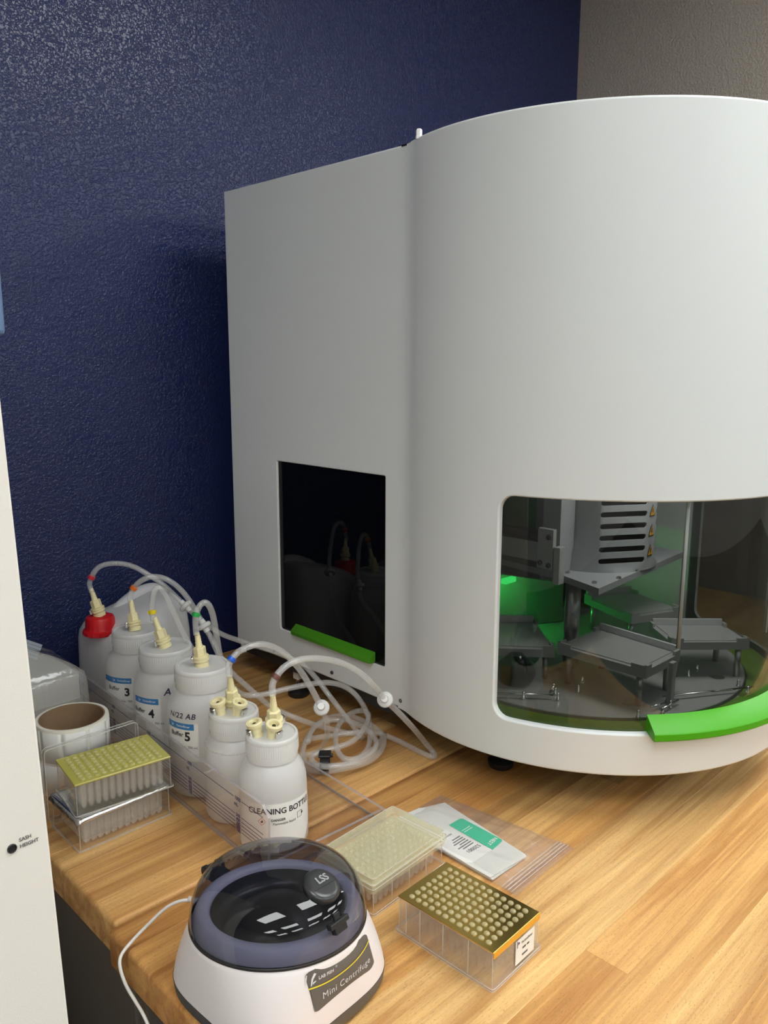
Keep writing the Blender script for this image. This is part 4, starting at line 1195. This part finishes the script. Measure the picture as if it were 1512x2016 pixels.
bm = box(B(), -0.008, 0.012, -0.009, 0.009, 0.0118, 0.0155, 0.001, 1, Ms)
box(bm, -0.006, -0.001, -0.0125, -0.008, 0.0120, 0.0170, 0.001, 1, Ms)
obj('tab', bm, M['black'], st, world=True)

# ================================================================== WELL PLATES
def round_well(r, h, n=12):
    return lathe(B(), [(0.0006, 0.0), (r * 0.55, 0.0008), (r * 0.86, 0.0028), (r, 0.006), (r * 1.04, h)], n, cap0=True, cap1=False)
def sq_well(a, h):
    bm = B()
    L = [[(sx * a * k, sy * a * k, z) for sx, sy in ((-1, -1), (1, -1), (1, 1), (-1, 1))] for k, z in ((0.30, 0.0), (0.80, 0.003), (1.0, h))]
    LV = loops(bm, L); bm.faces.new(list(reversed(LV[0])))
    return bm
def dome(r, h, n=14):
    return lathe(B(), [(r, 0.0), (r * 0.97, h * 0.35), (r * 0.80, h * 0.72), (r * 0.5, h * 0.94), (0.0003, h)], n, cap0=False, cap1=True)
PL, PW = 0.1270, 0.0850
def wells(root, me, z, name, pitch=0.009, parent=None):
    for i in range(12):
        for j in range(8):
            inst(name, me, parent or root, ((i - 5.5) * pitch, (j - 3.5) * pitch, z))
def plate_shell(root, h, ins=0.0024, foot=0.003, ribs=(), mat='clear', z0=0.0, name='outer_box'):
    """outer wall of a deep plate: flanged foot, thin walls, edge beads"""
    bm = B()
    hx, hy = PL / 2, PW / 2
    o = rrect(-hx, hx, -hy, hy, 0.003, 3); i_ = rrect(-hx + ins, hx - ins, -hy + ins, hy - ins, 0.003, 3)
    i2 = rrect(-hx + ins + 0.0004, hx - ins - 0.0004, -hy + ins + 0.0004, hy - ins - 0.0004, 0.003, 3)
    loops(bm, [[(x, y, z0) for x, y in o], [(x, y, z0 + foot) for x, y in o], [(x, y, z0 + foot) for x, y in i_], [(x, y, z0 + h) for x, y in i2]])
    bmesh.ops.recalc_face_normals(bm, faces=bm.faces[:])
    b = obj(name, bm, M[mat], root)
    bm = B()
    for poly, z in ((o, z0 + foot), (o, z0 + 0.0004), (i2, z0 + h)):
        tube(bm, [(x, y, z) for x, y in poly + poly[:1]], 0.00045, 5, caps=False)
    for (ax, k) in ((hx - ins - 0.001, hy - ins - 0.001),):
        for sx in (-1, 1):
            for sy in (-1, 1):
                tube(bm, [(sx * ax, sy * k, z0 + foot), (sx * ax, sy * k, z0 + h)], 0.00045, 5)
    for x in ribs:
        for sy in (-1, 1):
            tube(bm, [(x, sy * (hy - ins - 0.0004), z0 + foot), (x, sy * (hy - ins - 0.0004), z0 + h - 0.001)], 0.0006, 5)
    obj('edge_beads', bm, M['clear_edge'], b)
    return b
# -- lower plate of the left stack, foil-sealed
p1 = thing('deep_well_plate', 'clear fluted deep-well plate sealed with silver foil, lower one of the left stack', 'plate', (0.4303, 0.9380, 0), R(-0.6), 'multi-well plates')
plate_shell(p1, 0.0415, 0.0018, 0.0018)
wells(p1, mesh_of('well', sq_well(0.00415, 0.0375), M['clear_in']), 0.0035, 'well')
bm = B()
nx, ny = 26, 16
rg = random.Random(4)
vs = [[None] * (nx + 1) for _ in range(ny + 1)]
for j in range(ny + 1):
    for i in range(nx + 1):
        x = -0.0652 + 0.1304 * i / nx; y = -0.0448 + 0.0896 * j / ny
        z = 0.0424 + rg.uniform(-0.00025, 0.00045)
        if y < -0.0425: z -= 0.0050 * (1 - 0.75 * i / nx) * min(1, (-0.0425 - y) / 0.0022); y = max(y, -0.0432)
        if x < -0.0628: z -= 0.0065 * min(1, (-0.0628 - x) / 0.0022); x = max(x, -0.0638)
        vs[j][i] = bm.verts.new((x, y, z))
for j in range(ny):
    for i in range(nx):
        bm.faces.new((vs[j][i], vs[j][i + 1], vs[j + 1][i + 1], vs[j + 1][i]))
fo = obj('foil_seal', bm, M['silver'], p1, smooth=True, label='silver foil seal')
sd = fo.modifiers.new('thick', 'SOLIDIFY'); sd.thickness = 0.0003; sd.offset = 1
# -- upper plate with yellow dimpled film
p2 = thing('deep_well_plate', 'clear plate with yellow dimpled film on top, upper one of the left stack', 'plate', (0.4362, 0.9370, 0.0436), R(-7.3), 'multi-well plates')
plate_shell(p2, 0.0405, 0.0022, 0.0015)
wells(p2, mesh_of('well', round_well(0.0034, 0.034), M['clear_in'], smooth=True), 0.0035, 'well')
bm = box(B(), -PL / 2 + 0.002, PL / 2 - 0.002, -PW / 2 + 0.002, PW / 2 - 0.002, 0.0400, 0.0425, 0.0004, 1)
bm2 = obj('yellow_film', bm, M['yelfilm'], p2, label='translucent yellow film')
wells(p2, mesh_of('dimple', dome(0.0035, 0.0022), M['domeyel'], smooth=True), 0.0425, 'dimple')
# -- gold plate in front
p3 = thing('tip_rack', 'clear rack topped with gold foil punched by ninety-six dimples, in front', 'rack', (0.5895, 0.4672, 0), R(91.8), 'multi-well plates')
plate_shell(p3, 0.0395, 0.0022, 0.003, ribs=(-0.0315, 0.0005, 0.031, 0.05), mat='frost')
wells(p3, mesh_of('well', round_well(0.0030, 0.032), M['wells_soft'], smooth=True), 0.006, 'well')
obj('gold_foil', box(B(), -PL / 2 + 0.0022, PL / 2 - 0.0022, -PW / 2 + 0.0022, PW / 2 - 0.0022, 0.0396, 0.0412, 0.0002, 1), M['goldfoil'], p3, label='gold foil')
wells(p3, mesh_of('dimple', dome(0.0033, 0.0018), M['dome'], smooth=True), 0.0412, 'dimple')
# rotated frame: local -x is world -y, so the flap hangs on the -x face
obj('foil_flap', box(B(), -PL / 2 + 0.0012, -PL / 2 + 0.0021, -PW / 2 + 0.0030, PW / 2 - 0.0023, 0.0345, 0.0411, 0.0001, 1), M['goldedge'], p3, label='folded orange gold foil edge')
LX = -PL / 2 + 0.0010
sk = obj('sticker', box(B(), LX, LX + 0.0003, -0.0295, 0.0035, 0.0055, 0.0320), M['labelwhite'], p3)
def sticker_text(s, y, z, size, bold=0.0):
    b = text_bm(s, size, 0.0, bold)
    return warp(b, lambda v: Vector((LX - 0.0002, y - v.x, z + v.y)))
obj('lettering', sticker_text('PerkinElmer', -0.0162, 0.0262, 0.0040, 0.00004), M['ink'], sk)
bm = B()
for (y, z, w_) in ((-0.011, 0.0195, 0.006), (-0.018, 0.0195, 0.004), (-0.0125, 0.0120, 0.010)):
    for k in range(5):
        a = y - w_ / 2 + w_ * k / 5
        bm.faces.new([bm.verts.new((LX - 0.0002, yy, zz)) for yy, zz in ((a + w_ * 0.15, z - 0.0011), (a, z - 0.0011), (a, z + 0.0011), (a + w_ * 0.15, z + 0.0011))])
obj('print_marks', bm, M['ink'], sk)
bm = B()
for q in ([(0.0026, 0.0045), (0.0014, 0.0045), (0.0014, -0.0030), (0.0026, -0.0030)], [(0.0006, 0.0030), (-0.0028, 0.0012), (0.0006, -0.0006)]):
    bm.faces.new([bm.verts.new((LX - 0.0002, -0.001 + y, 0.0270 + z)) for y, z in q])
obj('logo', bm, M['inkpurple'], sk)
# -- pale rack with lid
p4 = thing('tip_rack', 'clear rack of pale tips under a yellowish lid, behind the gold one', 'rack', (0.6035, 0.6055, 0), R(3.2), 'multi-well plates')
plate_shell(p4, 0.0300, 0.0022, 0.003, ribs=(-0.03, 0.0, 0.03))
wells(p4, mesh_of('well', round_well(0.0031, 0.026), M['clear_in'], smooth=True), 0.004, 'well')
bm = B()
for z0, z1, e in ((0.0265, 0.0295, 0.0012), (0.0300, 0.0325, 0.0002)):
    loops(bm, [[(x, y, z) for x, y in rrect(-PL / 2 - 0.001 + e, PL / 2 + 0.001 - e, -PW / 2 - 0.0005 + e, PW / 2 + 0.0005 - e, 0.004, 4)] for z in (z0, z1)])
obj('rim', bm, M['lidtan'], p4)
wells(p4, mesh_of('tip', dome(0.0036, 0.0045), M['tips'], smooth=True), 0.0335, 'tip')
obj('tip_deck', box(B(), -PL / 2 + 0.004, PL / 2 - 0.004, -PW / 2 + 0.004, PW / 2 - 0.004, 0.0315, 0.0335), M['tips'], p4)
bm = B()
lo_ = rrect(-PL / 2 - 0.0022, PL / 2 + 0.0022, -PW / 2 - 0.0012, PW / 2 + 0.0012, 0.004, 4)
up_ = rrect(-PL / 2 + 0.0005, PL / 2 - 0.0005, -PW / 2 + 0.001, PW / 2 - 0.001, 0.004, 4)
Lv = loops(bm, [[(x, y, 0.0335) for x, y in lo_], [(x, y, 0.0385) for x, y in lo_], [(x, y, 0.0390) for x, y in up_], [(x, y, 0.0445) for x, y in up_]])
bm.faces.new(Lv[-1])
bmesh.ops.recalc_face_normals(bm, faces=bm.faces[:])
lid = obj('lid', bm, M['lidtan'], p4, label='pale yellow clear lid')
bm = B()
for poly, z in ((up_, 0.0445), (lo_, 0.0388), (lo_, 0.0337)):
    tube(bm, [(x, y, z) for x, y in poly + poly[:1]], 0.0005, 5, caps=False)
obj('edge_beads', bm, M['clear_edge'], lid)
b = text_bm('5', 0.006, 0.0003)
b.transform(Matrix.Translation((0.012, -0.002, 0.0447)))
obj('embossed_mark', b, M['clear_edge'], lid)
# -- clear lid standing on edge behind the stack
ld = thing('plate_lid', 'clear plastic lid standing on edge between the plate stack and the label roll', 'lid', (0.4325, 0.9915, 0), R(-1.5))
bm = B()
ro = rrect(-0.0645, 0.0645, 0.0, 0.1005, 0.006, 5)
ri = rrect(-0.0625, 0.0625, 0.002, 0.0985, 0.005, 5)
Lv = loops(bm, [[(x, -0.004, z) for x, z in ro], [(x, 0.004, z) for x, z in ro], [(x, 0.004, z) for x, z in ri]])
bm.faces.new(Lv[-1])
bmesh.ops.recalc_face_normals(bm, faces=bm.faces[:])
obj('shell', bm, M['clear'], ld)
bm = B()
for y in (-0.004, 0.004): tube(bm, [(x, y, z) for x, z in ro + ro[:1]], 0.0007, 6, caps=False)
obj('edge_beads', bm, M['clear_edge'], ld)

# ================================================================== LABEL ROLL
rl = thing('label_roll', 'roll of white stickers on a brown cardboard core, at the left end of the table', 'roll', (0.4400, 1.0680, 0))
Mr = Matrix.Identity(4)
bm = lathe(B(), [(0.0445, 0.0), (0.0487, 0.0), (0.0492, 0.001), (0.0492, 0.099), (0.0487, 0.1), (0.0445, 0.1)], 72, cap0=False, cap1=False)
obj('liner', bm, M['paper'], rl, sharp=0.5)
bm = lathe(B(), [(0.0447, 0.0), (0.0447, 0.0996), (0.0425, 0.0996), (0.0425, 0.0), (0.0447, 0.0)], 72, cap0=False, cap1=False)
bmesh.ops.recalc_face_normals(bm, faces=bm.faces[:])
obj('core', bm, M['kraft'], rl, sharp=0.5, label='brown cardboard core')
me = None
for k in range(9):
    a0 = R(150 + k * 40)
    for (z0, z1) in ((0.004, 0.048), (0.052, 0.096)):
        rr = 0.0495
        pts = rrect(a0 * rr + 0.0012, a0 * rr + R(40) * rr - 0.0012, z0, z1, 0.003, 3)
        bm = B()
        n_ = 6
        g = grid_patch(bm, lambda a, z: (rr * math.cos(a), rr * math.sin(a), z), a0 + R(1.4), a0 + R(38.6), z0, z1, n_, 1)
        o = obj('sticker', bm, M['labelwhite'], rl, smooth=True)
        s_ = o.modifiers.new('thick', 'SOLIDIFY'); s_.thickness = 0.00025; s_.offset = 1

# ================================================================== WRAPPED PLATES at the back left
wp = thing('wrapped_plates', 'stack of clear plates in a zip-top plastic bag, behind the label roll', 'bag', (0.4330, 1.2250, 0))
for k in range(3):
    z0 = 0.002 + k * 0.040
    hx, hy = 0.0635, 0.060
    bm = B()
    o_ = rrect(-hx, hx, -hy, hy, 0.004, 3)
    Lv = loops(bm, [[(x, y, z0) for x, y in o_], [(x, y, z0 + 0.0385) for x, y in o_]])
    bm.faces.new(Lv[-1])
    for i in range(12):
        x = (i - 5.5) * 0.0103
        tube(bm, [(x, -hy + 0.0004, z0 + 0.001), (x, -hy + 0.0004, z0 + 0.037)], 0.0007, 5)
    tube(bm, [(x, y, z0 + 0.0385) for x, y in o_ + o_[:1]], 0.0008, 5, caps=False)
    tube(bm, [(x, y, z0) for x, y in o_ + o_[:1]], 0.0008, 5, caps=False)
    obj('clear_plate', bm, M['clear_edge'] if k == 2 else M['clear_in'], wp)
rg = random.Random(11)
bm = B()
Ls = []
for z, k, sh in ((0.001, 1.07, 0), (0.03, 1.09, 0), (0.07, 1.09, 0), (0.105, 1.08, 0), (0.122, 1.05, 0.002), (0.135, 0.86, 0.005), (0.148, 0.60, 0.012), (0.160, 0.36, 0.02), (0.171, 0.14, 0.026)):
    ring = []
    for x, y in rrect(-0.066 * k, 0.070 * k, -0.064 * min(1.1, k), 0.062 * min(1.1, k), 0.012 * min(1, k), 5):
        ring.append((x - sh * 0.6 + rg.uniform(-0.0012, 0.0012), y * (1 if z < 0.13 else 1) + rg.uniform(-0.0012, 0.0012), z + (rg.uniform(-0.0015, 0.0015) if z > 0.01 else 0)))
    Ls.append(ring)
loops(bm, Ls)
obj('plastic_wrap', bm, M['bagpack'], wp, smooth=True)
bm = B()
Zm = Matrix.Translation((0.004, -0.010, 0.150)) @ Matrix.Rotation(R(-4), 4, 'Z') @ Matrix.Rotation(R(32), 4, 'Y') @ Matrix.Rotation(R(-20), 4, 'X')
for k in range(5):
    box(bm, -0.085, 0.018, -0.0006 - 0.0004 * (k % 2), 0.0006, k * 0.005, k * 0.005 + 0.0046, 0.0003, 1, Zm)
obj('zip_strip', bm, M['zip'], wp)

# ================================================================== ZIP BAG with frosted sleeves
zb = thing('zip_bag', 'clear flat zip bag lying on the front table beside the two racks', 'bag', (0.745, 0.575, 0))
def bagf(z, amp, seed, lift=0.0):
    rg = random.Random(seed)
    C4 = [Vector((0.6820, 0.4715)), Vector((0.8085, 0.4755)), Vector((0.7850, 0.6740)), Vector((0.6835, 0.6740))]
    ph = [rg.uniform(0, 6) for _ in range(6)]
    def f(u, v):
        p = (C4[0].lerp(C4[1], u)).lerp(C4[3].lerp(C4[2], u), v)
        e = min(u, 1 - u, v, 1 - v)
        k = min(1, e * 8)
        k *= min(1.0, 0.25 + max(0.0, v - 0.10) * 6)
        zz = z + lift * min(1, e * 7) * min(1.0, max(0.0, v - 0.06) * 9) + k * amp * (1.1 + math.sin(u * 9 + v * 5 + ph[0]) * 0.5 + math.sin(v * 17 - u * 11 + ph[1]) * 0.5 + math.sin(u * 31 + v * 23 + ph[2]) * 0.25)
        return (p.x, p.y, zz)
    return f
bm = grid_patch(B(), bagf(0.0006, 0.0, 1), 0, 1, 0, 1, 24, 36)
o = obj('back_film', bm, M['bag'], zb, world=True, smooth=True)
bm = grid_patch(B(), bagf(0.0014, 0.0022, 2, 0.0058), 0, 1, 0, 1, 40, 56)
o = obj('front_film', bm, M['bag'], zb, world=True, smooth=True)
bm = B()
for k in range(4):
    f = bagf(0.0022, 0.0028, 2)
    tube(bm, relax([Vector(f(u / 30, 0.035 + 0.022 * k)) for u in range(31)], 12), 0.0009 if k in (1, 2) else 0.0006, 6)
obj('zip_strip', bm, M['zipfilm'], zb, world=True, smooth=True)
sl = thing('sleeve_pack', 'stack of white frosted sleeves with a white and green label inside the zip bag', 'pack', (0.715, 0.58, 0.001))
rg = random.Random(5)
base = [(0.6825, 0.5080), (0.7485, 0.5045), (0.7655, 0.6530), (0.7310, 0.6680), (0.6990, 0.6720), (0.6830, 0.6350)]
for k in range(5):
    q = [(x + rg.uniform(-0.004, 0.004) if x > 0.69 else x + rg.uniform(0, 0.002), y + rg.uniform(-0.003, 0.003)) for x, y in base]
    obj('sleeve', prism(B(), q, 0.0010 + k * 0.0009, 0.0010 + k * 0.0009 + 0.0006), M['pack'], sl, world=True)
lz = 0.0010 + 5 * 0.0009
wl = obj('paper_label', prism(B(), [(0.7274, 0.5402), (0.7199, 0.6120), (0.7060, 0.6090), (0.6850, 0.5850), (0.6832, 0.5480), (0.690, 0.5410)], lz - 0.0002, lz), M['labelwhite'], sl, world=True)
gp = []
for (x, y), rr in (((0.7276, 0.5402), 0), ((0.7300, 0.6130), 0), ((0.7545, 0.6125), 1), ((0.7530, 0.5425), 1)):
    if rr:
        a0 = 90 if y > 0.6 else 0
        cx, cy = x - 0.005, y - 0.005 if y > 0.6 else y + 0.005
        seq = [R(90 - 90 * i / 5) for i in range(6)] if y > 0.6 else [R(0 - 90 * i / 5) for i in range(6)]
        gp += [(cx + 0.005 * math.cos(a), cy + 0.005 * math.sin(a)) for a in seq]
    else: gp.append((x, y))
obj('green_band', prism(B(), list(reversed(gp)), lz, lz + 0.0002), M['labelgreen'], wl, world=True)
def flat_text(s, p0, p1, size, mat, z, par, bold=0.0):
    b = text_bm(s, size, 0.0, bold)
    xs = [v.co.x for v in b.verts]
    d = Vector((p1[0] - p0[0], p1[1] - p0[1])); Lg = d.length; d.normalize(); u = Vector((-d.y, d.x))
    k = Lg / (max(xs) - min(xs)); m = (Vector(p0) + Vector(p1)) / 2; xm = (max(xs) + min(xs)) / 2
    warp(b, lambda v: Vector((m.x + d.x * (v.x - xm) * k + u.x * v.y, m.y + d.y * (v.x - xm) * k + u.y * v.y, z)))
    obj('lettering', b, mat, par, world=True)
flat_text('NEST', (0.7500, 0.5525), (0.7320, 0.5505), 0.0075, M['white'], lz + 0.0004, wl, 0.0001)
flat_text('520001', (0.7238, 0.5578), (0.7022, 0.5590), 0.0085, M['ink'], lz + 0.0003, wl)
bm = B()
for k, (xa, xb) in enumerate(((0.722, 0.704), (0.7225, 0.700), (0.722, 0.706), (0.7215, 0.701), (0.722, 0.703), (0.7215, 0.707))):
    y = 0.5655 + k * 0.0042
    x = xa
    while x > xb:
        l_ = rg.uniform(0.0012, 0.0028)
        box(bm, x - l_, x, y, y + 0.0016, lz, lz + 0.0002); x -= l_ + 0.0006
x = 0.7170
while x > 0.6990:
    box(bm, x - 0.0008, x, 0.5965, 0.5990, lz, lz + 0.0002); x -= 0.0019
obj('print_marks', bm, M['ink'], wl, world=True)
bm = B()
for y in (0.588, 0.592): box(bm, 0.7315, 0.7475, y, y + 0.0008, lz + 0.0002, lz + 0.0004)
obj('white_lines', bm, M['white'], wl, world=True)

# ================================================================== MINI CENTRIFUGE
CC = (0.4130, 0.5560); CH = R(-87)
cf = thing('mini_centrifuge', 'white mini centrifuge with a smoked domed lid and dark front label, nearest object', 'centrifuge', (CC[0], CC[1], 0), CH)
# local +x is the front; the deck and lid lean a few degrees
ZR = 0.0735
AC, TL = R(-49), 0.095
RR = 0.0835
def lean_z(x, y): return TL * (x * math.cos(AC) + y * math.sin(AC))
def lean(bm):
    for v in bm.verts: v.co.z += lean_z(v.co.x, v.co.y)
    return bm
def body_r(a, t):
    e = 3.6 - 1.6 * t
    hx = 0.0868 - 0.0033 * t ** 1.5
    return hx * (abs(math.cos(a)) ** e + abs(math.sin(a)) ** e) ** (-1 / e)
def body_p(a, t, off=0.0):
    r_ = body_r(a, t) + off
    x, y = r_ * math.cos(a), r_ * math.sin(a)
    return Vector((x, y, 0.020 + t * (ZR + lean_z(x, y) - 0.020)))
n = 96
bm = B()
Ls = []
for t in [i / 12 for i in range(13)]:
    Ls.append([body_p(2 * PI * i / n, t) for i in range(n)])
Ls.append([body_p(2 * PI * i / n, 1, -0.0012) + Vector((0, 0, 0.0012)) for i in range(n)])
Ls.append([body_p(2 * PI * i / n, 1, -0.006) + Vector((0, 0, 0.0014)) for i in range(n)])
loops(bm, Ls)
obj('housing', bm, M['cwhite'], cf, sharp=0.9)
bm = B()
Lv = loops(bm, [[(0.90 * body_r(2 * PI * i / n, 0) * math.cos(2 * PI * i / n), 0.90 * body_r(2 * PI * i / n, 0) * math.sin(2 * PI * i / n), 0.0) for i in range(n)],
            [body_p(2 * PI * i / n, 0, -0.0045) - Vector((0, 0, 0.0180)) for i in range(n)], [body_p(2 * PI * i / n, 0, -0.0010) - Vector((0, 0, 0.012)) for i in range(n)], [body_p(2 * PI * i / n, 0, 0.0004) for i in range(n)]])
bm.faces.new(list(reversed(Lv[0])))
obj('base', bm, M['cgrey'], cf, sharp=0.7, label='dark grey base')
# bowl: lavender wall and ring, black pit and rotor
bm = lean(lathe(B(), [(0.0815, ZR + 0.001), (0.0800, ZR + 0.008), (0.0765, ZR + 0.0155), (0.0735, ZR + 0.0172), (0.0665, ZR + 0.0165), (0.0645, ZR + 0.0140), (0.0635, ZR + 0.005)], 72, cap0=False, cap1=False))
obj('bowl_ring', bm, M['lavender'], cf, smooth=True)
bm = lean(lathe(B(), [(0.0634, ZR + 0.012), (0.0625, ZR + 0.002), (0.056, ZR - 0.006), (0.048, ZR - 0.004), (0.030, ZR + 0.010), (0.016, ZR + 0.017), (0.0004, ZR + 0.018)], 64, cap0=False))
obj('rotor', bm, M['rotor'], cf, smooth=True, label='black rotor')
# gasket and smoked lid
bm = lean(lathe(B(), [(RR - 0.001, ZR + 0.0005), (RR + 0.0006, ZR + 0.0010), (RR + 0.0006, ZR + 0.0035), (RR - 0.001, ZR + 0.004)], 96, cap0=False, cap1=False))
obj('gasket', bm, M['black'], cf, smooth=True)
dp = [(RR + 0.0002, ZR + 0.0035), (RR - 0.0006, ZR + 0.013), (0.0800, ZR + 0.026), (0.0730, ZR + 0.039), (0.062, ZR + 0.0490), (0.046, ZR + 0.0562), (0.026, ZR + 0.0605), (0.0004, ZR + 0.0620)]
dpc = [(p.x, p.z) for p in catmull([(r_, 0, z) for r_, z in dp], 4)]
bm = lean(lathe(B(), dpc, 96, cap0=False, cap1=True))
lidc = obj('lid', bm, M['smokedome'], cf, smooth=True, label='smoked clear domed lid')
def dome_p(a, r_):
    for (r0, z0), (r1, z1) in zip(dpc, dpc[1:]):
        if r1 <= r_ <= r0:
            k = (r0 - r_) / max(1e-9, r0 - r1); z = z0 + (z1 - z0) * k
            nrm = Vector((abs(z1 - z0) * math.cos(a), abs(z1 - z0) * math.sin(a), r0 - r1)).normalized()
            nrm = Vector((nrm.x - TL * math.cos(AC) * nrm.z, nrm.y - TL * math.sin(AC) * nrm.z, nrm.z)).normalized()
            x, y = r_ * math.cos(a), r_ * math.sin(a)
            return Vector((x, y, z + lean_z(x, y))), nrm
def frame(p, nrm):
    """x to the right for somebody facing the front, z out of the lid"""
    x = Vector((0, 1, 0)); x = (x - nrm * x.dot(nrm)).normalized(); y = nrm.cross(x)
    return Matrix(((x.x, y.x, nrm.x, p.x), (x.y, y.y, nrm.y, p.y), (x.z, y.z, nrm.z, p.z), (0, 0, 0, 1)))
# round push button on the lid
Mb = frame(*dome_p(R(4), 0.056))
bm = lathe(B(), [(0.0168, -0.004), (0.0174, 0.001), (0.0165, 0.0028), (0.0145, 0.0040), (0.011, 0.0044), (0.0005, 0.0040)], 40, M=Mb)
kb = obj('push_button', bm, M['satinblack'], lidc, smooth=True)
b = text_bm('LSS', 0.0098, 0.0005, 0.0002)
b.transform(Mb @ Matrix.Translation((0.002, 0.0035, 0.0046)))
obj('raised_letters', b, M['knobtext'], kb)
bm = box(B(), -0.0125, 0.0125, -0.0004, 0.0004, 0.0036, 0.0046, 0, 1, Mb @ Matrix.Translation((0, -0.0028, 0)))
obj('groove_line', bm, M['black'], kb)
# latch and hinge
Ml = frame(*dome_p(R(1), 0.0792))
bm = box(B(), -0.0115, 0.0115, -0.0025, 0.0025, -0.003, 0.0035, 0.001, 2, Ml)
box(bm, -0.0075, 0.0075, -0.0085, -0.001, -0.003, 0.0030, 0.001, 2, Ml)
box(bm, -0.0035, 0.0035, 0.002, 0.0085, -0.003, 0.0015, 0.0008, 2, Ml)
obj('latch', bm, M['black'], lidc)
HB = -0.0985
bm = lathe(B(), [(0.0050, -0.0105), (0.0070, -0.0100), (0.0070, -0.006), (0.0058, -0.0055), (0.0058, 0.0055), (0.0070, 0.006), (0.0070, 0.0100), (0.0050, 0.0105)], 22, M=align((HB, -0.004, ZR + 0.006), (0, 1, 0)))
box(bm, HB, -0.078, -0.012, 0.004, ZR - 0.002, ZR + 0.009, 0.001)
obj('hinge', bm, M['black'], cf)
# dark front label wrapped on the body, with its line and lettering
la0, la1 = R(-25.5), R(29)
LB, LT = 0.34, 0.95
def lab_c(u, v, off=0.0006): return body_p(u, LB + (LT - LB) * v, off)
bm = B()
rr_ = rrect(0, 1, 0.0, 1.0, [0.10, 0.16, 0.10, 0.05], 6)
sheet_holes(bm, lambda k, v: lab_c(la0 + (la1 - la0) * k + R(4.5) * (1 - k) * (1 - v) ** 1.5 * 1.0, v), rr_, [], [i / 60 for i in range(1, 60)], [0.1, 0.25, 0.4, 0.55, 0.7, 0.85])
bmesh.ops.recalc_face_normals(bm, faces=bm.faces[:])
cl = obj('front_label', bm, M['clabel'], cf, smooth=True, label='dark grey front label')
Rm, Hm = 0.0868, (LT - LB) * 0.062
def ltext(s, ac, v, size, mat, bold=0.0, space=1.0):
    b = text_bm(s, size, 0.0, bold, space=space)
    warp(b, lambda p: lab_c(R(ac) + p.x / Rm, v + p.y / Hm, 0.0013))
    obj('lettering', b, mat, cl)
ltext('Mini Centrifuge', 4.5, 0.30, 0.0088, M['silverink'], 0.0, 1.1)
ltext('LAB FISH', -12, 0.78, 0.0042, M['silverink'], 0.00010)
ltext('\u00ae', -4.5, 0.84, 0.0030, M['silverink'])
bm = B()
kk = 40
LL = [[lab_c(la0 + R(1.6) * (1 - i / kk) + (la1 - la0 - R(1.6) * (1 - i / kk)) * i / kk, 0.60 + 0.12 * (i / kk) - 0.10 * math.sin(PI * i / kk) + dv, 0.0012) for i in range(kk + 1)] for dv in (0, 0.035)]
loops(bm, LL, closed=False)
obj('yellow_line', bm, M['yellow'], cl)
bm = B()
for pts in ([(-22.6, 0.66), (-22.0, 0.66), (-20.6, 0.80), (-18.4, 0.90), (-19.8, 0.93), (-21.8, 0.82)], [(-26.0, 0.72), (-25.4, 0.70), (-24.2, 0.93), (-24.9, 0.93)], [(-21.4, 0.68), (-19.2, 0.72), (-19.0, 0.75), (-21.0, 0.73)]):
    bm.faces.new([bm.verts.new(lab_c(R(a), v, 0.0009)) for a, v in pts])
obj('logo', bm, M['silverink'], cl)
# ---- power cord
cdp = [(0.3835, 0.6390, 0.0560), (0.3785, 0.6490, 0.0580), (0.3715, 0.6625, 0.0550), (0.3620, 0.6790, 0.0430), (0.3480, 0.6920, 0.0240), (0.3330, 0.6975, 0.0110), (0.3190, 0.6950, 0.0040), (0.3130, 0.6870, -0.0020), (0.3140, 0.6780, -0.0180), (0.3165, 0.6620, -0.0300), (0.3180, 0.6450, -0.0420), (0.3200, 0.6300, -0.0750), (0.3210, 0.6250, -0.16), (0.330, 0.63, -0.4), (0.37, 0.68, -0.895)]
t = thing('power_cord', 'thin white power cord from the centrifuge hanging over the table edge', 'cord', cdp[0])
obj('wire', tube(B(), relax(catmull(cdp, 6), 3), 0.0017, 10), M['cable'], t, world=True, smooth=True)
bm = lathe(B(), [(0.0040, -0.010), (0.0050, -0.006), (0.0050, 0.004), (0.0040, 0.006), (0.0040, 0.010), (0.0030, 0.012), (0.0024, 0.019)], 14, M=align(cdp[0], Vector(cdp[1]) - Vector(cdp[0])))
obj('plug', bm, M['cable'], t, world=True, smooth=True)
